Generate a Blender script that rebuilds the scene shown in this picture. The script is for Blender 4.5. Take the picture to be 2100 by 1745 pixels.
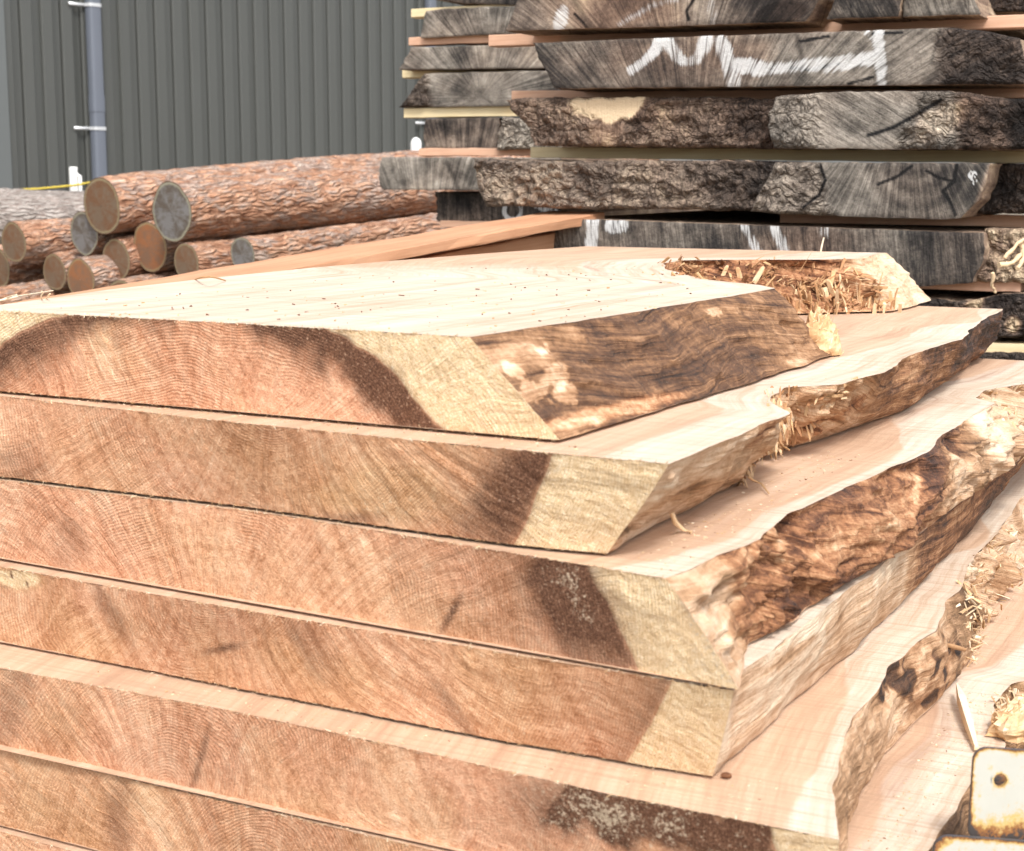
import bpy, math, random
import numpy as np
from mathutils import Vector, Matrix, Quaternion

random.seed(11)
RNG = np.random.default_rng(11)
for o in list(bpy.data.objects):
    bpy.data.objects.remove(o)
SC = bpy.context.scene
COL = SC.collection

# ------------------------------------------------------------------ camera
# World: X along the sawn ends of the fresh stack, Y along its length, Z up.
W, H, F, HOR, VPX = 2100.0, 1745.0, 3210.0, 362.0, 2700.0
PITCH = math.atan((H / 2 - HOR) / F)
CP, SP = math.cos(PITCH), math.sin(PITCH)
AZ = math.atan2(VPX - W / 2, F * CP + (H / 2 - HOR) * SP)
CA, SA = math.cos(AZ), math.sin(AZ)
CAMZ = 1.2
cd = bpy.data.cameras.new('camera')
cam = bpy.data.objects.new('camera', cd)
COL.objects.link(cam)
cam.location = (0, 0, CAMZ)
cam.rotation_euler = (math.pi / 2 - PITCH, 0, AZ)
cd.sensor_width = 36
cd.lens = F / W * 36
cd.clip_start = 0.05
cd.clip_end = 400
cd.dof.use_dof = True
cd.dof.focus_distance = 2.45
cd.dof.aperture_fstop = 11.0
SC.camera = cam

# ------------------------------------------------------------------ sky, sun, exposure (bright overcast)
SUN_AZ = math.radians(142)      # clockwise from +Y
SUN_EL = math.radians(52)
w = bpy.data.worlds.new('World')
SC.world = w
w.use_nodes = True
nt = w.node_tree
nt.nodes.clear()
sky = nt.nodes.new('ShaderNodeTexSky')
sky.sky_type = 'NISHITA'
sky.sun_disc = False
sky.sun_elevation = SUN_EL
sky.sun_rotation = SUN_AZ
sky.dust_density = 3.0
hs = nt.nodes.new('ShaderNodeHueSaturation')
hs.inputs['Saturation'].default_value = 0.30      # thin even cloud
bg = nt.nodes.new('ShaderNodeBackground')
bg.inputs['Strength'].default_value = 0.15
wo = nt.nodes.new('ShaderNodeOutputWorld')
nt.links.new(sky.outputs[0], hs.inputs['Color'])
nt.links.new(hs.outputs[0], bg.inputs['Color'])
nt.links.new(bg.outputs[0], wo.inputs[0])
sl = bpy.data.lights.new('sun', 'SUN')
sl.energy = 1.5
sl.angle = math.radians(11)
sl.color = (1.0, 0.965, 0.92)
so = bpy.data.objects.new('sun', sl)
COL.objects.link(so)
sd = Vector((math.sin(SUN_AZ) * math.cos(SUN_EL), math.cos(SUN_AZ) * math.cos(SUN_EL), math.sin(SUN_EL)))
so.rotation_euler = sd.to_track_quat('Z', 'Y').to_euler()
so.location = (3, -3, 8)
SC.view_settings.view_transform = 'Standard'
SC.view_settings.look = 'None'
SC.view_settings.gamma = 1.0
SC.view_settings.exposure = 1.03
SC.render.engine = 'CYCLES'

# ------------------------------------------------------------------ measuring helpers (photo points -> places)
def ray(x, y):
    dx = np.asarray(x, float) - W / 2
    dy = -(np.asarray(y, float) - H / 2)
    fw = F * CP + dy * SP
    up = -F * SP + dy * CP
    return dx * CA - fw * SA, dx * SA + fw * CA, up

def onz(x, y, z):
    X, Y, Z = ray(x, y)
    t = (z - CAMZ) / Z
    return X * t, Y * t

def onY(x, y, Yp):
    X, Y, Z = ray(x, y)
    t = Yp / Y
    return X * t, Z * t + CAMZ

def ondepth(x, y, d):
    dx = x - W / 2
    dy = -(y - H / 2)
    fw = F * CP + dy * SP
    X, Y, Z = ray(x, y)
    t = d / fw
    return Vector((float(X * t), float(Y * t), float(Z * t + CAMZ)))

def to_px(P):
    X, Y, Z = P[..., 0], P[..., 1], P[..., 2] - CAMZ
    rt = X * CA + Y * SA
    fw = -X * SA + Y * CA
    d = fw * CP - Z * SP
    u = fw * SP + Z * CP
    return W / 2 + F * rt / d, H / 2 - F * u / d

# ------------------------------------------------------------------ noise
def _h(ix, iy, iz, s):
    n = (ix.astype(np.uint32) * np.uint32(374761393) + iy.astype(np.uint32) * np.uint32(668265263)
         + iz.astype(np.uint32) * np.uint32(2246822519) + np.uint32(s * 3266489 + 17))
    n = (n ^ (n >> np.uint32(13))) * np.uint32(1274126177)
    n = (n ^ (n >> np.uint32(15))) * np.uint32(2654435761)
    n = n ^ (n >> np.uint32(16))
    return (n & np.uint32(0xffff)).astype(float) / 32767.5 - 1.0

def vnoise(x, y, z, s=0):
    x, y, z = np.broadcast_arrays(np.asarray(x, float), np.asarray(y, float), np.asarray(z, float))
    ix, iy, iz = np.floor(x).astype(np.int64), np.floor(y).astype(np.int64), np.floor(z).astype(np.int64)
    fx, fy, fz = x - ix, y - iy, z - iz
    fx, fy, fz = [f * f * f * (f * (f * 6 - 15) + 10) for f in (fx, fy, fz)]
    r = 0
    for a in (0, 1):
        for b in (0, 1):
            for c in (0, 1):
                wt = (fx if a else 1 - fx) * (fy if b else 1 - fy) * (fz if c else 1 - fz)
                r = r + wt * _h(ix + a, iy + b, iz + c, s)
    return r

def fbm(x, y, z=0.0, o=4, s=0, g=0.5):
    r, a, t = 0, 1.0, 0.0
    f = 1.0
    for i in range(o):
        r = r + a * vnoise(np.asarray(x) * f + 7.3 * i, np.asarray(y) * f + 3.1 * i, np.asarray(z) * f, s + i)
        t += a
        a *= g
        f *= 2.03
    return r / t * 1.6

def ridged(x, y, z=0.0, o=4, s=0):
    r, a, t, f = 0, 1.0, 0.0, 1.0
    for i in range(o):
        r = r + a * (1 - np.abs(vnoise(np.asarray(x) * f, np.asarray(y) * f, np.asarray(z) * f, s + i)) * 2)
        t += a
        a *= 0.5
        f *= 2.1
    return r / t

def sst(a, b, x):
    t = np.clip((x - a) / (b - a), 0, 1)
    return t * t * (3 - 2 * t)

def blob(px, py, cx, cy, rx, ry, ang=0.0, soft=0.5, nz=0.0):
    c, s = math.cos(math.radians(ang)), math.sin(math.radians(ang))
    dx, dy = px - cx, py - cy
    u, v = (dx * c + dy * s) / rx, (-dx * s + dy * c) / ry
    d = np.sqrt(u * u + v * v) + nz
    return 1 - sst(1 - soft, 1 + soft, d)

# ------------------------------------------------------------------ mesh helpers
class MB:
    def __init__(s):
        s.v, s.f, s.m, s.at, s.n = [], [], [], [], 0

    def grid(s, P, mat=0, flip=False, wrap=False, **attrs):
        m, n = P.shape[:2]
        idx = np.arange(m * n).reshape(m, n) + s.n
        if wrap:
            idx = np.concatenate([idx, idx[:, :1]], 1)
        q = np.stack([idx[:-1, :-1], idx[1:, :-1], idx[1:, 1:], idx[:-1, 1:]], -1).reshape(-1, 4)
        if flip:
            q = q[:, ::-1]
        s.v.append(P.reshape(-1, 3))
        s.f.append(q)
        s.m.append(np.full(len(q), mat))
        s.at.append((m * n, {k: np.asarray(a, float).reshape(m * n, -1) for k, a in attrs.items()}))
        s.n += m * n

    def raw(s, V, Fq, mat=0, **attrs):
        V = np.asarray(V, float)
        s.v.append(V)
        s.f.append(np.asarray(Fq) + s.n)
        s.m.append(np.full(len(Fq), mat))
        s.at.append((len(V), {k: np.asarray(a, float).reshape(len(V), -1) for k, a in attrs.items()}))
        s.n += len(V)

    def build(s, name, mats, parent=None, origin=(0, 0, 0), smooth=True):
        V = np.concatenate(s.v) - np.asarray(origin)
        me = bpy.data.meshes.new(name)
        faces = []
        for q in s.f:
            faces += q.tolist()
        me.from_pydata(V.tolist(), [], faces)
        me.polygons.foreach_set('material_index', np.concatenate(s.m).astype(np.int32))
        me.polygons.foreach_set('use_smooth', np.full(len(faces), smooth))
        names = {}
        for cnt, d in s.at:
            for k, a in d.items():
                names[k] = a.shape[1]
        for k, dim in names.items():
            arr = np.concatenate([d[k] if k in d else np.zeros((cnt, dim)) for cnt, d in s.at])
            at = me.attributes.new(k, 'FLOAT' if dim == 1 else 'FLOAT_VECTOR', 'POINT')
            at.data.foreach_set('value' if dim == 1 else 'vector', arr.ravel().astype(np.float32))
        for mt in (mats if isinstance(mats, (list, tuple)) else [mats]):
            me.materials.append(mt)
        me.update()
        o = bpy.data.objects.new(name, me)
        COL.objects.link(o)
        if parent:
            o.parent = parent
        return o

def tag(o, label, cat=None, group=None, kind=None):
    if label: o['label'] = label
    if cat: o['category'] = cat
    if group: o['group'] = group
    if kind: o['kind'] = kind
    return o

def thing(name, label, cat, loc=(0, 0, 0), group=None):
    o = bpy.data.objects.new(name, None)
    o.empty_display_size = 0.05
    COL.objects.link(o)
    o.location = loc
    return tag(o, label, cat, group, 'thing')

BOXF = [(0, 3, 2, 1), (4, 5, 6, 7), (0, 1, 5, 4), (1, 2, 6, 5), (2, 3, 7, 6), (3, 0, 4, 7)]

def box_v(x0, x1, y0, y1, z0, z1):
    return np.array([(x0, y0, z0), (x1, y0, z0), (x1, y1, z0), (x0, y1, z0),
                     (x0, y0, z1), (x1, y0, z1), (x1, y1, z1), (x0, y1, z1)], float)

def bevel_board(mb, L, D, Hh, M, seg=24, r=0.003, jit=0.0012, seed=0, mat=0):
    """board along local x (0..L), y 0..D, z 0..H with softened arrises; M = 4x4 placement"""
    pr = [(r, 0), (D - r, 0), (D, r), (D, Hh - r), (D - r, Hh), (r, Hh), (0, Hh - r), (0, r)]
    xs = np.linspace(0, L, seg)
    P = np.zeros((seg, 8, 3))
    for j, (a, b) in enumerate(pr):
        P[:, j, 0] = xs
        P[:, j, 1] = a + jit * fbm(xs * 9, j * 3.3, seed, 2, seed)
        P[:, j, 2] = b + jit * fbm(xs * 9, j * 5.1 + 9, seed, 2, seed)
    Rm = np.array(M)
    def tr(Q): return Q @ Rm[:3, :3].T + Rm[:3, 3]
    mb.grid(tr(P), mat, wrap=True, flip=True)
    n0 = mb.n
    mb.v.append(tr(P[0])); mb.v.append(tr(P[-1]))
    mb.at.append((16, {}))
    mb.f.append(np.array([[n0, n0 + 1, n0 + 2, n0 + 7], [n0 + 7, n0 + 2, n0 + 3, n0 + 6], [n0 + 6, n0 + 3, n0 + 4, n0 + 5]])[:, ::-1])
    n1 = n0 + 8
    mb.f.append(np.array([[n1, n1 + 1, n1 + 2, n1 + 7], [n1 + 7, n1 + 2, n1 + 3, n1 + 6], [n1 + 6, n1 + 3, n1 + 4, n1 + 5]]))
    mb.m.append(np.full(6, mat + 1 if mat == 0 else mat))
    mb.n += 16

def tube(mb, pts, rad, seg=8, mat=0, cap=False, **attrs):
    pts = np.array([list(p) for p in pts], float)
    n = len(pts)
    T = np.gradient(pts, axis=0)
    T /= np.linalg.norm(T, axis=1)[:, None]
    up = np.array([0, 0, 1.0]) if abs(T[0][2]) < .9 else np.array([1.0, 0, 0])
    rad = np.broadcast_to(np.asarray(rad, float), (n,))
    P = np.zeros((n, seg, 3))
    for i in range(n):
        a = np.cross(T[i], up); a /= np.linalg.norm(a)
        b = np.cross(T[i], a)
        for j in range(seg):
            t = 2 * math.pi * j / seg
            P[i, j] = pts[i] + rad[i] * (math.cos(t) * a + math.sin(t) * b)
    mb.grid(P, mat, wrap=True)
    if cap:
        for k, e in ((0, 1), (n - 1, -1)):
            c = np.concatenate([P[k], P[k].mean(0)[None]])
            fq = [(i, (i + 1) % seg, seg, seg) if e > 0 else ((i + 1) % seg, i, seg, seg) for i in range(seg)]
            fq = [q[:3] for q in fq]
            mb.raw(c, fq, mat)

def shards(mb, C, D, L, Wd, tone, thick=0.45, mat=0):
    """tapered slivers; C centres, D directions (unit), L lengths, Wd widths"""
    n = len(C)
    D = D / np.linalg.norm(D, axis=1)[:, None]
    rnd = RNG.normal(size=(n, 3))
    A = np.cross(D, rnd); A /= np.linalg.norm(A, axis=1)[:, None]
    B = np.cross(D, A)
    V = np.zeros((n, 8, 3))
    e0 = RNG.uniform(.3, 1.0, n); e1 = RNG.uniform(.05, .75, n)
    bend = RNG.normal(size=n) * 0.12 * L
    for i, (sa, sb) in enumerate(((-1, -1), (1, -1), (1, 1), (-1, 1))):
        V[:, i] = C - D * (L / 2)[:, None] + A * (sa * Wd / 2 * e0)[:, None] + B * (sb * Wd * thick / 2 * e0)[:, None]
        sk = RNG.uniform(-.15, .15, n) * L
        V[:, i + 4] = C + D * (L / 2 + sk)[:, None] + A * (sa * Wd / 2 * e1)[:, None] + B * ((sb * Wd * thick / 2 * e1) + bend)[:, None]
    Fq = (np.array(BOXF)[None] + (np.arange(n) * 8)[:, None, None]).reshape(-1, 4)
    t = np.repeat(tone, 8)
    mb.raw(V.reshape(-1, 3), Fq, mat, tone=t)

# ------------------------------------------------------------------ materials
class NM:
    def __init__(s, name, rough=0.8, spec=0.3):
        s.mat = bpy.data.materials.new(name)
        s.mat.use_nodes = True
        s.t = s.mat.node_tree
        s.t.nodes.clear()
        s.out = s.nd('ShaderNodeOutputMaterial')
        s.b = s.nd('ShaderNodeBsdfPrincipled')
        s.b.inputs['Roughness'].default_value = rough
        s.b.inputs['Specular IOR Level'].default_value = spec
        s.t.links.new(s.b.outputs[0], s.out.inputs[0])
        s._pos = None

    def nd(s, typ, ins=None, **pr):
        n = s.t.nodes.new(typ)
        for k, v in pr.items():
            setattr(n, k, v)
        for k, v in (ins or {}).items():
            s.put(n.inputs[k], v)
        return n

    def put(s, sock, v):
        if isinstance(v, bpy.types.NodeSocket):
            s.t.links.new(v, sock)
        else:
            if sock.type == 'RGBA' and len(v) == 3:
                v = (*v, 1)
            sock.default_value = v

    @property
    def pos(s):
        if s._pos is None:
            s._pos = s.nd('ShaderNodeTexCoord').outputs['Object']
        return s._pos

    def m(s, op, a, b=0.0, c=None, clamp=False):
        n = s.nd('ShaderNodeMath', operation=op, use_clamp=clamp)
        s.put(n.inputs[0], a); s.put(n.inputs[1], b)
        if c is not None: s.put(n.inputs[2], c)
        return n.outputs[0]

    def mix(s, f, a, b, blend='MIX'):
        n = s.nd('ShaderNodeMix', data_type='RGBA', blend_type=blend)
        n.clamp_factor = True
        s.put(n.inputs[0], f); s.put(n.inputs[6], a); s.put(n.inputs[7], b)
        return n.outputs[2]

    def noise(s, vec, scale=1.0, det=3.0, rough=0.55, dist=0.0):
        n = s.nd('ShaderNodeTexNoise', {'Vector': vec, 'Scale': scale, 'Detail': det, 'Roughness': rough, 'Distortion': dist})
        return n.outputs[0]

    def voro(s, vec, scale=1.0, feat='DISTANCE_TO_EDGE'):
        n = s.nd('ShaderNodeTexVoronoi', {'Vector': vec, 'Scale': scale}, feature=feat)
        return n.outputs[0]

    def scale(s, vec, sc, loc=(0, 0, 0)):
        n = s.nd('ShaderNodeMapping', {'Vector': vec, 'Scale': sc, 'Location': loc})
        return n.outputs[0]

    def ramp(s, f, stops, interp='LINEAR'):
        n = s.nd('ShaderNodeValToRGB', {'Fac': f})
        n.color_ramp.interpolation = interp
        e = n.color_ramp.elements
        while len(e) < len(stops): e.new(0.5)
        for i, (p, c) in enumerate(stops):
            e[i].position = p
            e[i].color = (*c, 1) if len(c) == 3 else c
        return n.outputs[0]

    def step(s, f, a, b):
        n = s.nd('ShaderNodeMapRange', {'Value': f, 'From Min': a, 'From Max': b}, interpolation_type='SMOOTHSTEP')
        return n.outputs[0]

    def at(s, name, vec=False):
        n = s.nd('ShaderNodeAttribute', attribute_name=name)
        return n.outputs['Vector' if vec else 'Fac']

    def col(s, c): s.put(s.b.inputs['Base Color'], c)
    def rough(s, r): s.put(s.b.inputs['Roughness'], r)

    def bump(s, h, strength=0.5, dist=0.002, prev=None):
        ins = {'Height': h, 'Strength': strength, 'Distance': dist}
        if prev is not None: ins['Normal'] = prev
        n = s.nd('ShaderNodeBump', ins)
        s.put(s.b.inputs['Normal'], n.outputs[0])
        return n.outputs[0]

def mat_end():
    m = NM('fresh_end_grain', 0.85, 0.2)
    ring, heart, stain, dust = m.at('ring'), m.at('heart'), m.at('stain'), m.at('dust')
    hue = m.at('hue')
    sv = m.at('saw', True)
    lo = m.noise(m.pos, 9, 4, 0.6)
    st1 = m.noise(m.scale(sv, (55, 5, 1)), 1, 4, 0.65)
    st2 = m.noise(m.scale(sv, (210, 9, 1)), 1, 3, 0.6)
    spk = m.noise(m.pos, 420, 3, 0.75)
    fine = m.noise(m.pos, 160, 3, 0.7)
    rw = m.m('MULTIPLY_ADD', ring, 1480.0, m.m('MULTIPLY', m.noise(m.pos, 60, 3, 0.6), 4.0))
    rs = m.m('MULTIPLY_ADD', m.m('SINE', rw), 0.5, 0.5)
    rlow = m.noise(m.scale(m.nd('ShaderNodeCombineXYZ', {'X': ring}).outputs[0], (70, 1, 1)), 1, 3, 0.6)
    rvis = m.step(m.noise(m.pos, 7, 2, 0.5), 0.40, 0.62)
    g = m.m('ADD', m.m('MULTIPLY', lo, 0.50), m.m('MULTIPLY', st1, 0.46))
    g = m.m('ADD', g, m.m('MULTIPLY', m.m('SUBTRACT', st2, 0.5), 0.16))
    g = m.m('ADD', g, m.m('MULTIPLY', m.m('SUBTRACT', rlow, 0.5), 0.35))
    g = m.m('ADD', g, m.m('MULTIPLY', m.m('SUBTRACT', fine, 0.5), 0.52))
    rot = m.nd('ShaderNodeMapping', {'Vector': m.pos, 'Rotation': (0, math.radians(28), 0)}).outputs[0]
    kerf = m.noise(m.scale(rot, (48, 1, 2.4)), 1, 4, 0.62)
    g = m.m('ADD', g, m.m('MULTIPLY', m.m('SUBTRACT', kerf, 0.5), 0.50))
    g = m.m('ADD', g, m.m('MULTIPLY', m.m('SUBTRACT', spk, 0.5), 0.48))
    hc = m.ramp(g, [(0.18, (0.30, 0.115, 0.055)), (0.36, (0.535, 0.25, 0.138)), (0.52, (0.68, 0.365, 0.222)), (0.75, (0.80, 0.515, 0.345))])
    hy = m.ramp(g, [(0.18, (0.28, 0.135, 0.055)), (0.38, (0.53, 0.285, 0.138)), (0.54, (0.67, 0.40, 0.22)), (0.78, (0.78, 0.54, 0.33))])
    hc = m.mix(hue, hc, hy)
    rd = m.m('MULTIPLY', m.m('MULTIPLY', rs, rvis), 0.28)
    hc = m.mix(rd, hc, (0.24, 0.105, 0.05))
    # sapwood
    sp = m.ramp(m.m('ADD', m.m('MULTIPLY', fine, 0.5), m.m('MULTIPLY', spk, 0.5)),
                [(0.32, (0.50, 0.32, 0.165)), (0.44, (0.71, 0.51, 0.30)), (0.55, (0.82, 0.635, 0.41)), (0.68, (0.88, 0.77, 0.59))])
    sp = m.mix(m.m('MULTIPLY', rs, 0.22), sp, (0.44, 0.30, 0.13))
    sp = m.mix(m.m('MULTIPLY', m.step(lo, 0.5, 0.7), 0.35), sp, (0.64, 0.42, 0.24))
    hb = m.m('ADD', heart, m.m('MULTIPLY', m.m('SUBTRACT', fine, 0.5), 0.35))
    c = m.mix(m.step(hb, 0.35, 0.65), sp, hc)
    stn = m.m('MULTIPLY', stain, m.m('ADD', 0.35, m.m('MULTIPLY', m.m('ADD', st1, fine), 0.75)), clamp=True)
    dk = m.mix(m.step(spk, 0.35, 0.7), (0.085, 0.037, 0.021), (0.225, 0.112, 0.065))
    c = m.mix(stn, c, dk)
    # torn fibres and sawdust specks
    c = m.mix(m.m('MULTIPLY', m.step(spk, 0.60, 0.74), 0.5), c, (0.80, 0.62, 0.45))
    c = m.mix(m.m('MULTIPLY', m.step(m.m('SUBTRACT', 1.0, spk), 0.60, 0.74), 0.35), c, (0.14, 0.06, 0.03))
    dn = m.noise(m.pos, 190, 4, 0.85)
    c = m.mix(m.step(m.m('ADD', dn, m.m('MULTIPLY', dust, 0.14)), 0.66, 0.76), c, (0.58, 0.46, 0.33))
    m.col(c)
    h = m.m('ADD', m.m('MULTIPLY', spk, 0.8), m.m('MULTIPLY', m.m('ADD', m.m('ADD', st2, kerf), st1), 0.8))
    h = m.m('ADD', h, m.m('MULTIPLY', m.m('MULTIPLY', rs, rvis), 0.18))
    m.bump(h, 0.95, 0.0034)
    return m.mat

def mat_top():
    m = NM('fresh_sawn_face', 0.75, 0.25)
    heart, stain = m.at('heart'), m.at('stain')
    gv = m.at('grain', True)
    a = m.noise(m.scale(gv, (26, 1.6, 6)), 1, 4, 0.6, 0.4)
    b = m.noise(m.scale(gv, (130, 5, 20)), 1, 3, 0.6)
    saw = m.noise(m.scale(m.pos, (4, 240, 4)), 1, 2, 0.6)
    sp = m.noise(m.pos, 330, 2, 0.7)
    g = m.m('ADD', m.m('MULTIPLY', a, 0.6), m.m('MULTIPLY', b, 0.4))
    hc = m.ramp(g, [(0.30, (0.385, 0.235, 0.15)), (0.48, (0.52, 0.342, 0.228)), (0.66, (0.62, 0.44, 0.315))])
    sc = m.ramp(g, [(0.30, (0.42, 0.285, 0.185)), (0.46, (0.57, 0.45, 0.345)), (0.62, (0.66, 0.57, 0.47))])
    c = m.mix(m.step(m.m('ADD', heart, m.m('MULTIPLY', m.m('SUBTRACT', a, 0.5), 0.7)), 0.35, 0.65), sc, hc)
    c = m.mix(m.m('MULTIPLY', stain, m.step(b, 0.35, 0.65)), c, (0.34, 0.19, 0.13))
    c = m.mix(m.m('MULTIPLY', m.step(saw, 0.48, 0.66), 0.48), c, (0.40, 0.26, 0.17))
    c = m.mix(m.m('MULTIPLY', m.step(sp, 0.66, 0.74), 0.55), c, (0.40, 0.24, 0.14))
    m.col(c)
    h = m.m('ADD', m.m('MULTIPLY', saw, 1.0), m.m('ADD', b, m.m('MULTIPLY', sp, 0.6)))
    m.bump(h, 0.6, 0.002)
    return m.mat

def mat_edge():
    m = NM('live_edge_wood', 0.72, 0.3)
    tone, red, fib = m.at('tone'), m.at('red'), m.at('fib')
    gv = m.at('grain', True)
    a = m.noise(m.scale(gv, (3.2, 130, 10)), 1, 5, 0.62, 0.15)
    b = m.noise(m.scale(gv, (22, 420, 30)), 1, 3, 0.6)
    c0 = m.noise(m.pos, 28, 5, 0.65)
    sp = m.noise(m.pos, 380, 3, 0.75)
    gr = m.noise(m.pos, 110, 4, 0.7)
    am = m.m('SUBTRACT', 0.85, m.m('MULTIPLY', m.step(tone, 0.55, 0.8), 0.5))
    t = m.m('ADD', tone, m.m('MULTIPLY', m.m('SUBTRACT', a, 0.5), am))
    t = m.m('ADD', t, m.m('MULTIPLY', m.m('SUBTRACT', b, 0.5), 0.40))
    t = m.m('ADD', t, m.m('MULTIPLY', m.m('SUBTRACT', c0, 0.5), 0.50))
    t = m.m('ADD', t, m.m('MULTIPLY', m.m('SUBTRACT', gr, 0.5), m.m('MULTIPLY_ADD', red, 0.55, 0.25)))
    t = m.m('MULTIPLY_ADD', t, 1.14, -0.08)
    t = m.m('SUBTRACT', t, m.m('MULTIPLY', m.step(a, 0.40, 0.30), 0.16))
    c1 = m.ramp(t, [(0.0, (0.035, 0.022, 0.016)), (0.25, (0.13, 0.07, 0.038)), (0.45, (0.29, 0.165, 0.085)), (0.62, (0.48, 0.285, 0.16)), (0.8, (0.68, 0.465, 0.305)), (1.0, (0.82, 0.67, 0.50))])
    c2 = m.ramp(t, [(0.0, (0.04, 0.018, 0.012)), (0.25, (0.15, 0.06, 0.03)), (0.45, (0.36, 0.16, 0.075)), (0.62, (0.54, 0.29, 0.15)), (0.8, (0.70, 0.46, 0.28)), (1.0, (0.82, 0.66, 0.46))])
    c = m.mix(red, c1, c2)
    c = m.mix(m.m('MULTIPLY', m.step(sp, 0.63, 0.74), 0.55), c, (0.72, 0.56, 0.38))
    m.col(c)
    h = m.m('ADD', m.m('MULTIPLY', a, 2.0), m.m('ADD', b, m.m('MULTIPLY', m.m('ADD', sp, gr), 0.8)))
    m.bump(h, 0.9, 0.004)
    m.rough(m.m('SUBTRACT', 0.85, m.m('MULTIPLY', m.step(tone, 0.5, 0.2), 0.25)))
    return m.mat

def mat_splint(name='splintered_wood', gray=0.0):
    m = NM(name, 0.8, 0.2)
    tone = m.at('tone')
    n = m.noise(m.pos, 220, 3, 0.7)
    t = m.m('ADD', tone, m.m('MULTIPLY', m.m('SUBTRACT', n, 0.5), 0.4))
    c = m.ramp(t, [(0.0, (0.12, 0.05, 0.025)), (0.3, (0.36, 0.18, 0.085)), (0.6, (0.56, 0.35, 0.18)), (0.85, (0.74, 0.56, 0.36)), (1.0, (0.83, 0.72, 0.55))])
    m.col(c)
    m.bump(n, 0.5, 0.001)
    return m.mat

def mat_dark():
    m = NM('weathered_end', 0.85, 0.2)
    tone, red, paint, bark = m.at('tone'), m.at('red'), m.at('paint'), m.at('bark')
    gv = m.at('grain', True)           # x across saw streaks, y along
    a = m.noise(m.scale(gv, (60, 5, 1)), 1, 4, 0.7, 0.3)
    b = m.noise(m.scale(gv, (220, 16, 1)), 1, 3, 0.65)
    c0 = m.noise(m.pos, 11, 5, 0.65)
    sp = m.noise(m.pos, 130, 4, 0.75)
    wp = m.nd('ShaderNodeVectorMath', {0: m.pos, 1: m.scale(m.nd('ShaderNodeTexNoise', {'Vector': m.pos, 'Scale': 11.0, 'Detail': 4.0}).outputs[1], (0.15, 0.10, 0.15))}, operation='ADD').outputs[0]
    vo = m.voro(m.scale(wp, (1, .25, 1.7)), 24)
    vo2 = m.voro(m.scale(wp, (1, .25, 1.4)), 62)
    ck = m.voro(m.scale(gv, (9, 2.2, 1)), 1)
    pat = m.m('ADD', m.m('MULTIPLY', m.m('SUBTRACT', a, 0.5), m.m('SUBTRACT', 0.9, m.m('MULTIPLY', bark, 0.6))), m.m('MULTIPLY', m.m('SUBTRACT', b, 0.5), 0.45))
    t = m.m('ADD', m.m('ADD', tone, 0.07), pat)
    t = m.m('ADD', t, m.m('MULTIPLY', m.m('SUBTRACT', c0, 0.5), 0.8))
    t = m.m('ADD', t, m.m('MULTIPLY', m.m('SUBTRACT', sp, 0.5), 0.5))
    cg = m.ramp(t, [(0.0, (0.010, 0.010, 0.010)), (0.25, (0.035, 0.032, 0.03)), (0.45, (0.10, 0.088, 0.075)), (0.65, (0.22, 0.195, 0.165)), (0.85, (0.38, 0.34, 0.29)), (1.0, (0.52, 0.48, 0.42))])
    cb = m.ramp(t, [(0.0, (0.014, 0.010, 0.008)), (0.25, (0.05, 0.032, 0.024)), (0.45, (0.135, 0.082, 0.058)), (0.65, (0.27, 0.175, 0.12)), (0.85, (0.47, 0.33, 0.21)), (1.0, (0.70, 0.54, 0.35))])
    c = m.mix(m.m('MULTIPLY', red, 0.8), cg, cb)
    crk = m.m('MULTIPLY', m.step(m.m('SUBTRACT', 0.10, vo), 0.02, 0.10), bark)
    c = m.mix(m.m('MULTIPLY', crk, 0.6), c, (0.012, 0.009, 0.008))
    crk2 = m.m('MULTIPLY', m.step(m.m('SUBTRACT', 0.07, vo2), 0.02, 0.07), bark)
    c = m.mix(m.m('MULTIPLY', crk2, 0.5), c, (0.03, 0.022, 0.018))
    ckm = m.m('MULTIPLY', m.m('MULTIPLY', m.step(tone, 0.85, 0.65), 1.0), m.step(m.m('SUBTRACT', 0.02, ck), 0.004, 0.02))
    ckm = m.m('MULTIPLY', ckm, m.m('SUBTRACT', 1.0, bark))
    c = m.mix(m.m('MULTIPLY', ckm, 0.55), c, (0.012, 0.010, 0.010))
    pm = m.m('ADD', paint, m.m('MULTIPLY', m.m('SUBTRACT', b, 0.5), 1.35))
    pm = m.m('ADD', pm, m.m('MULTIPLY', m.m('SUBTRACT', a, 0.5), 0.75))
    pf = m.m('MULTIPLY', m.step(pm, 0.30, 0.66), m.step(paint, 0.05, 0.3))
    c = m.mix(m.m('MULTIPLY', pf, 0.85), c, (0.66, 0.66, 0.65))
    m.col(c)
    h = m.m('ADD', m.m('MULTIPLY', m.m('MULTIPLY', m.step(vo, 0.0, 0.22), bark), 3.0), m.m('MULTIPLY', m.m('MULTIPLY', m.step(vo2, 0, .2), bark), 1.2))
    h = m.m('ADD', h, m.m('ADD', m.m('MULTIPLY', b, 0.8), m.m('MULTIPLY', sp, 0.9)))
    m.bump(h, 0.8, 0.006)
    return m.mat

def mat_board(name, c0, c1, c2, rough=0.8):
    m = NM(name, rough, 0.25)
    a = m.noise(m.scale(m.pos, (3, 60, 90)), 1, 4, 0.6, 0.3)
    b = m.noise(m.pos, 300, 2, 0.7)
    lo = m.noise(m.pos, 5, 3, 0.6)
    t = m.m('ADD', m.m('MULTIPLY', a, 0.55), m.m('ADD', m.m('MULTIPLY', b, 0.15), m.m('MULTIPLY', lo, 0.3)))
    m.col(m.ramp(t, [(0.3, c0), (0.5, c1), (0.7, c2)]))
    m.bump(m.m('ADD', a, b), 0.4, 0.001)
    return m.mat

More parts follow.
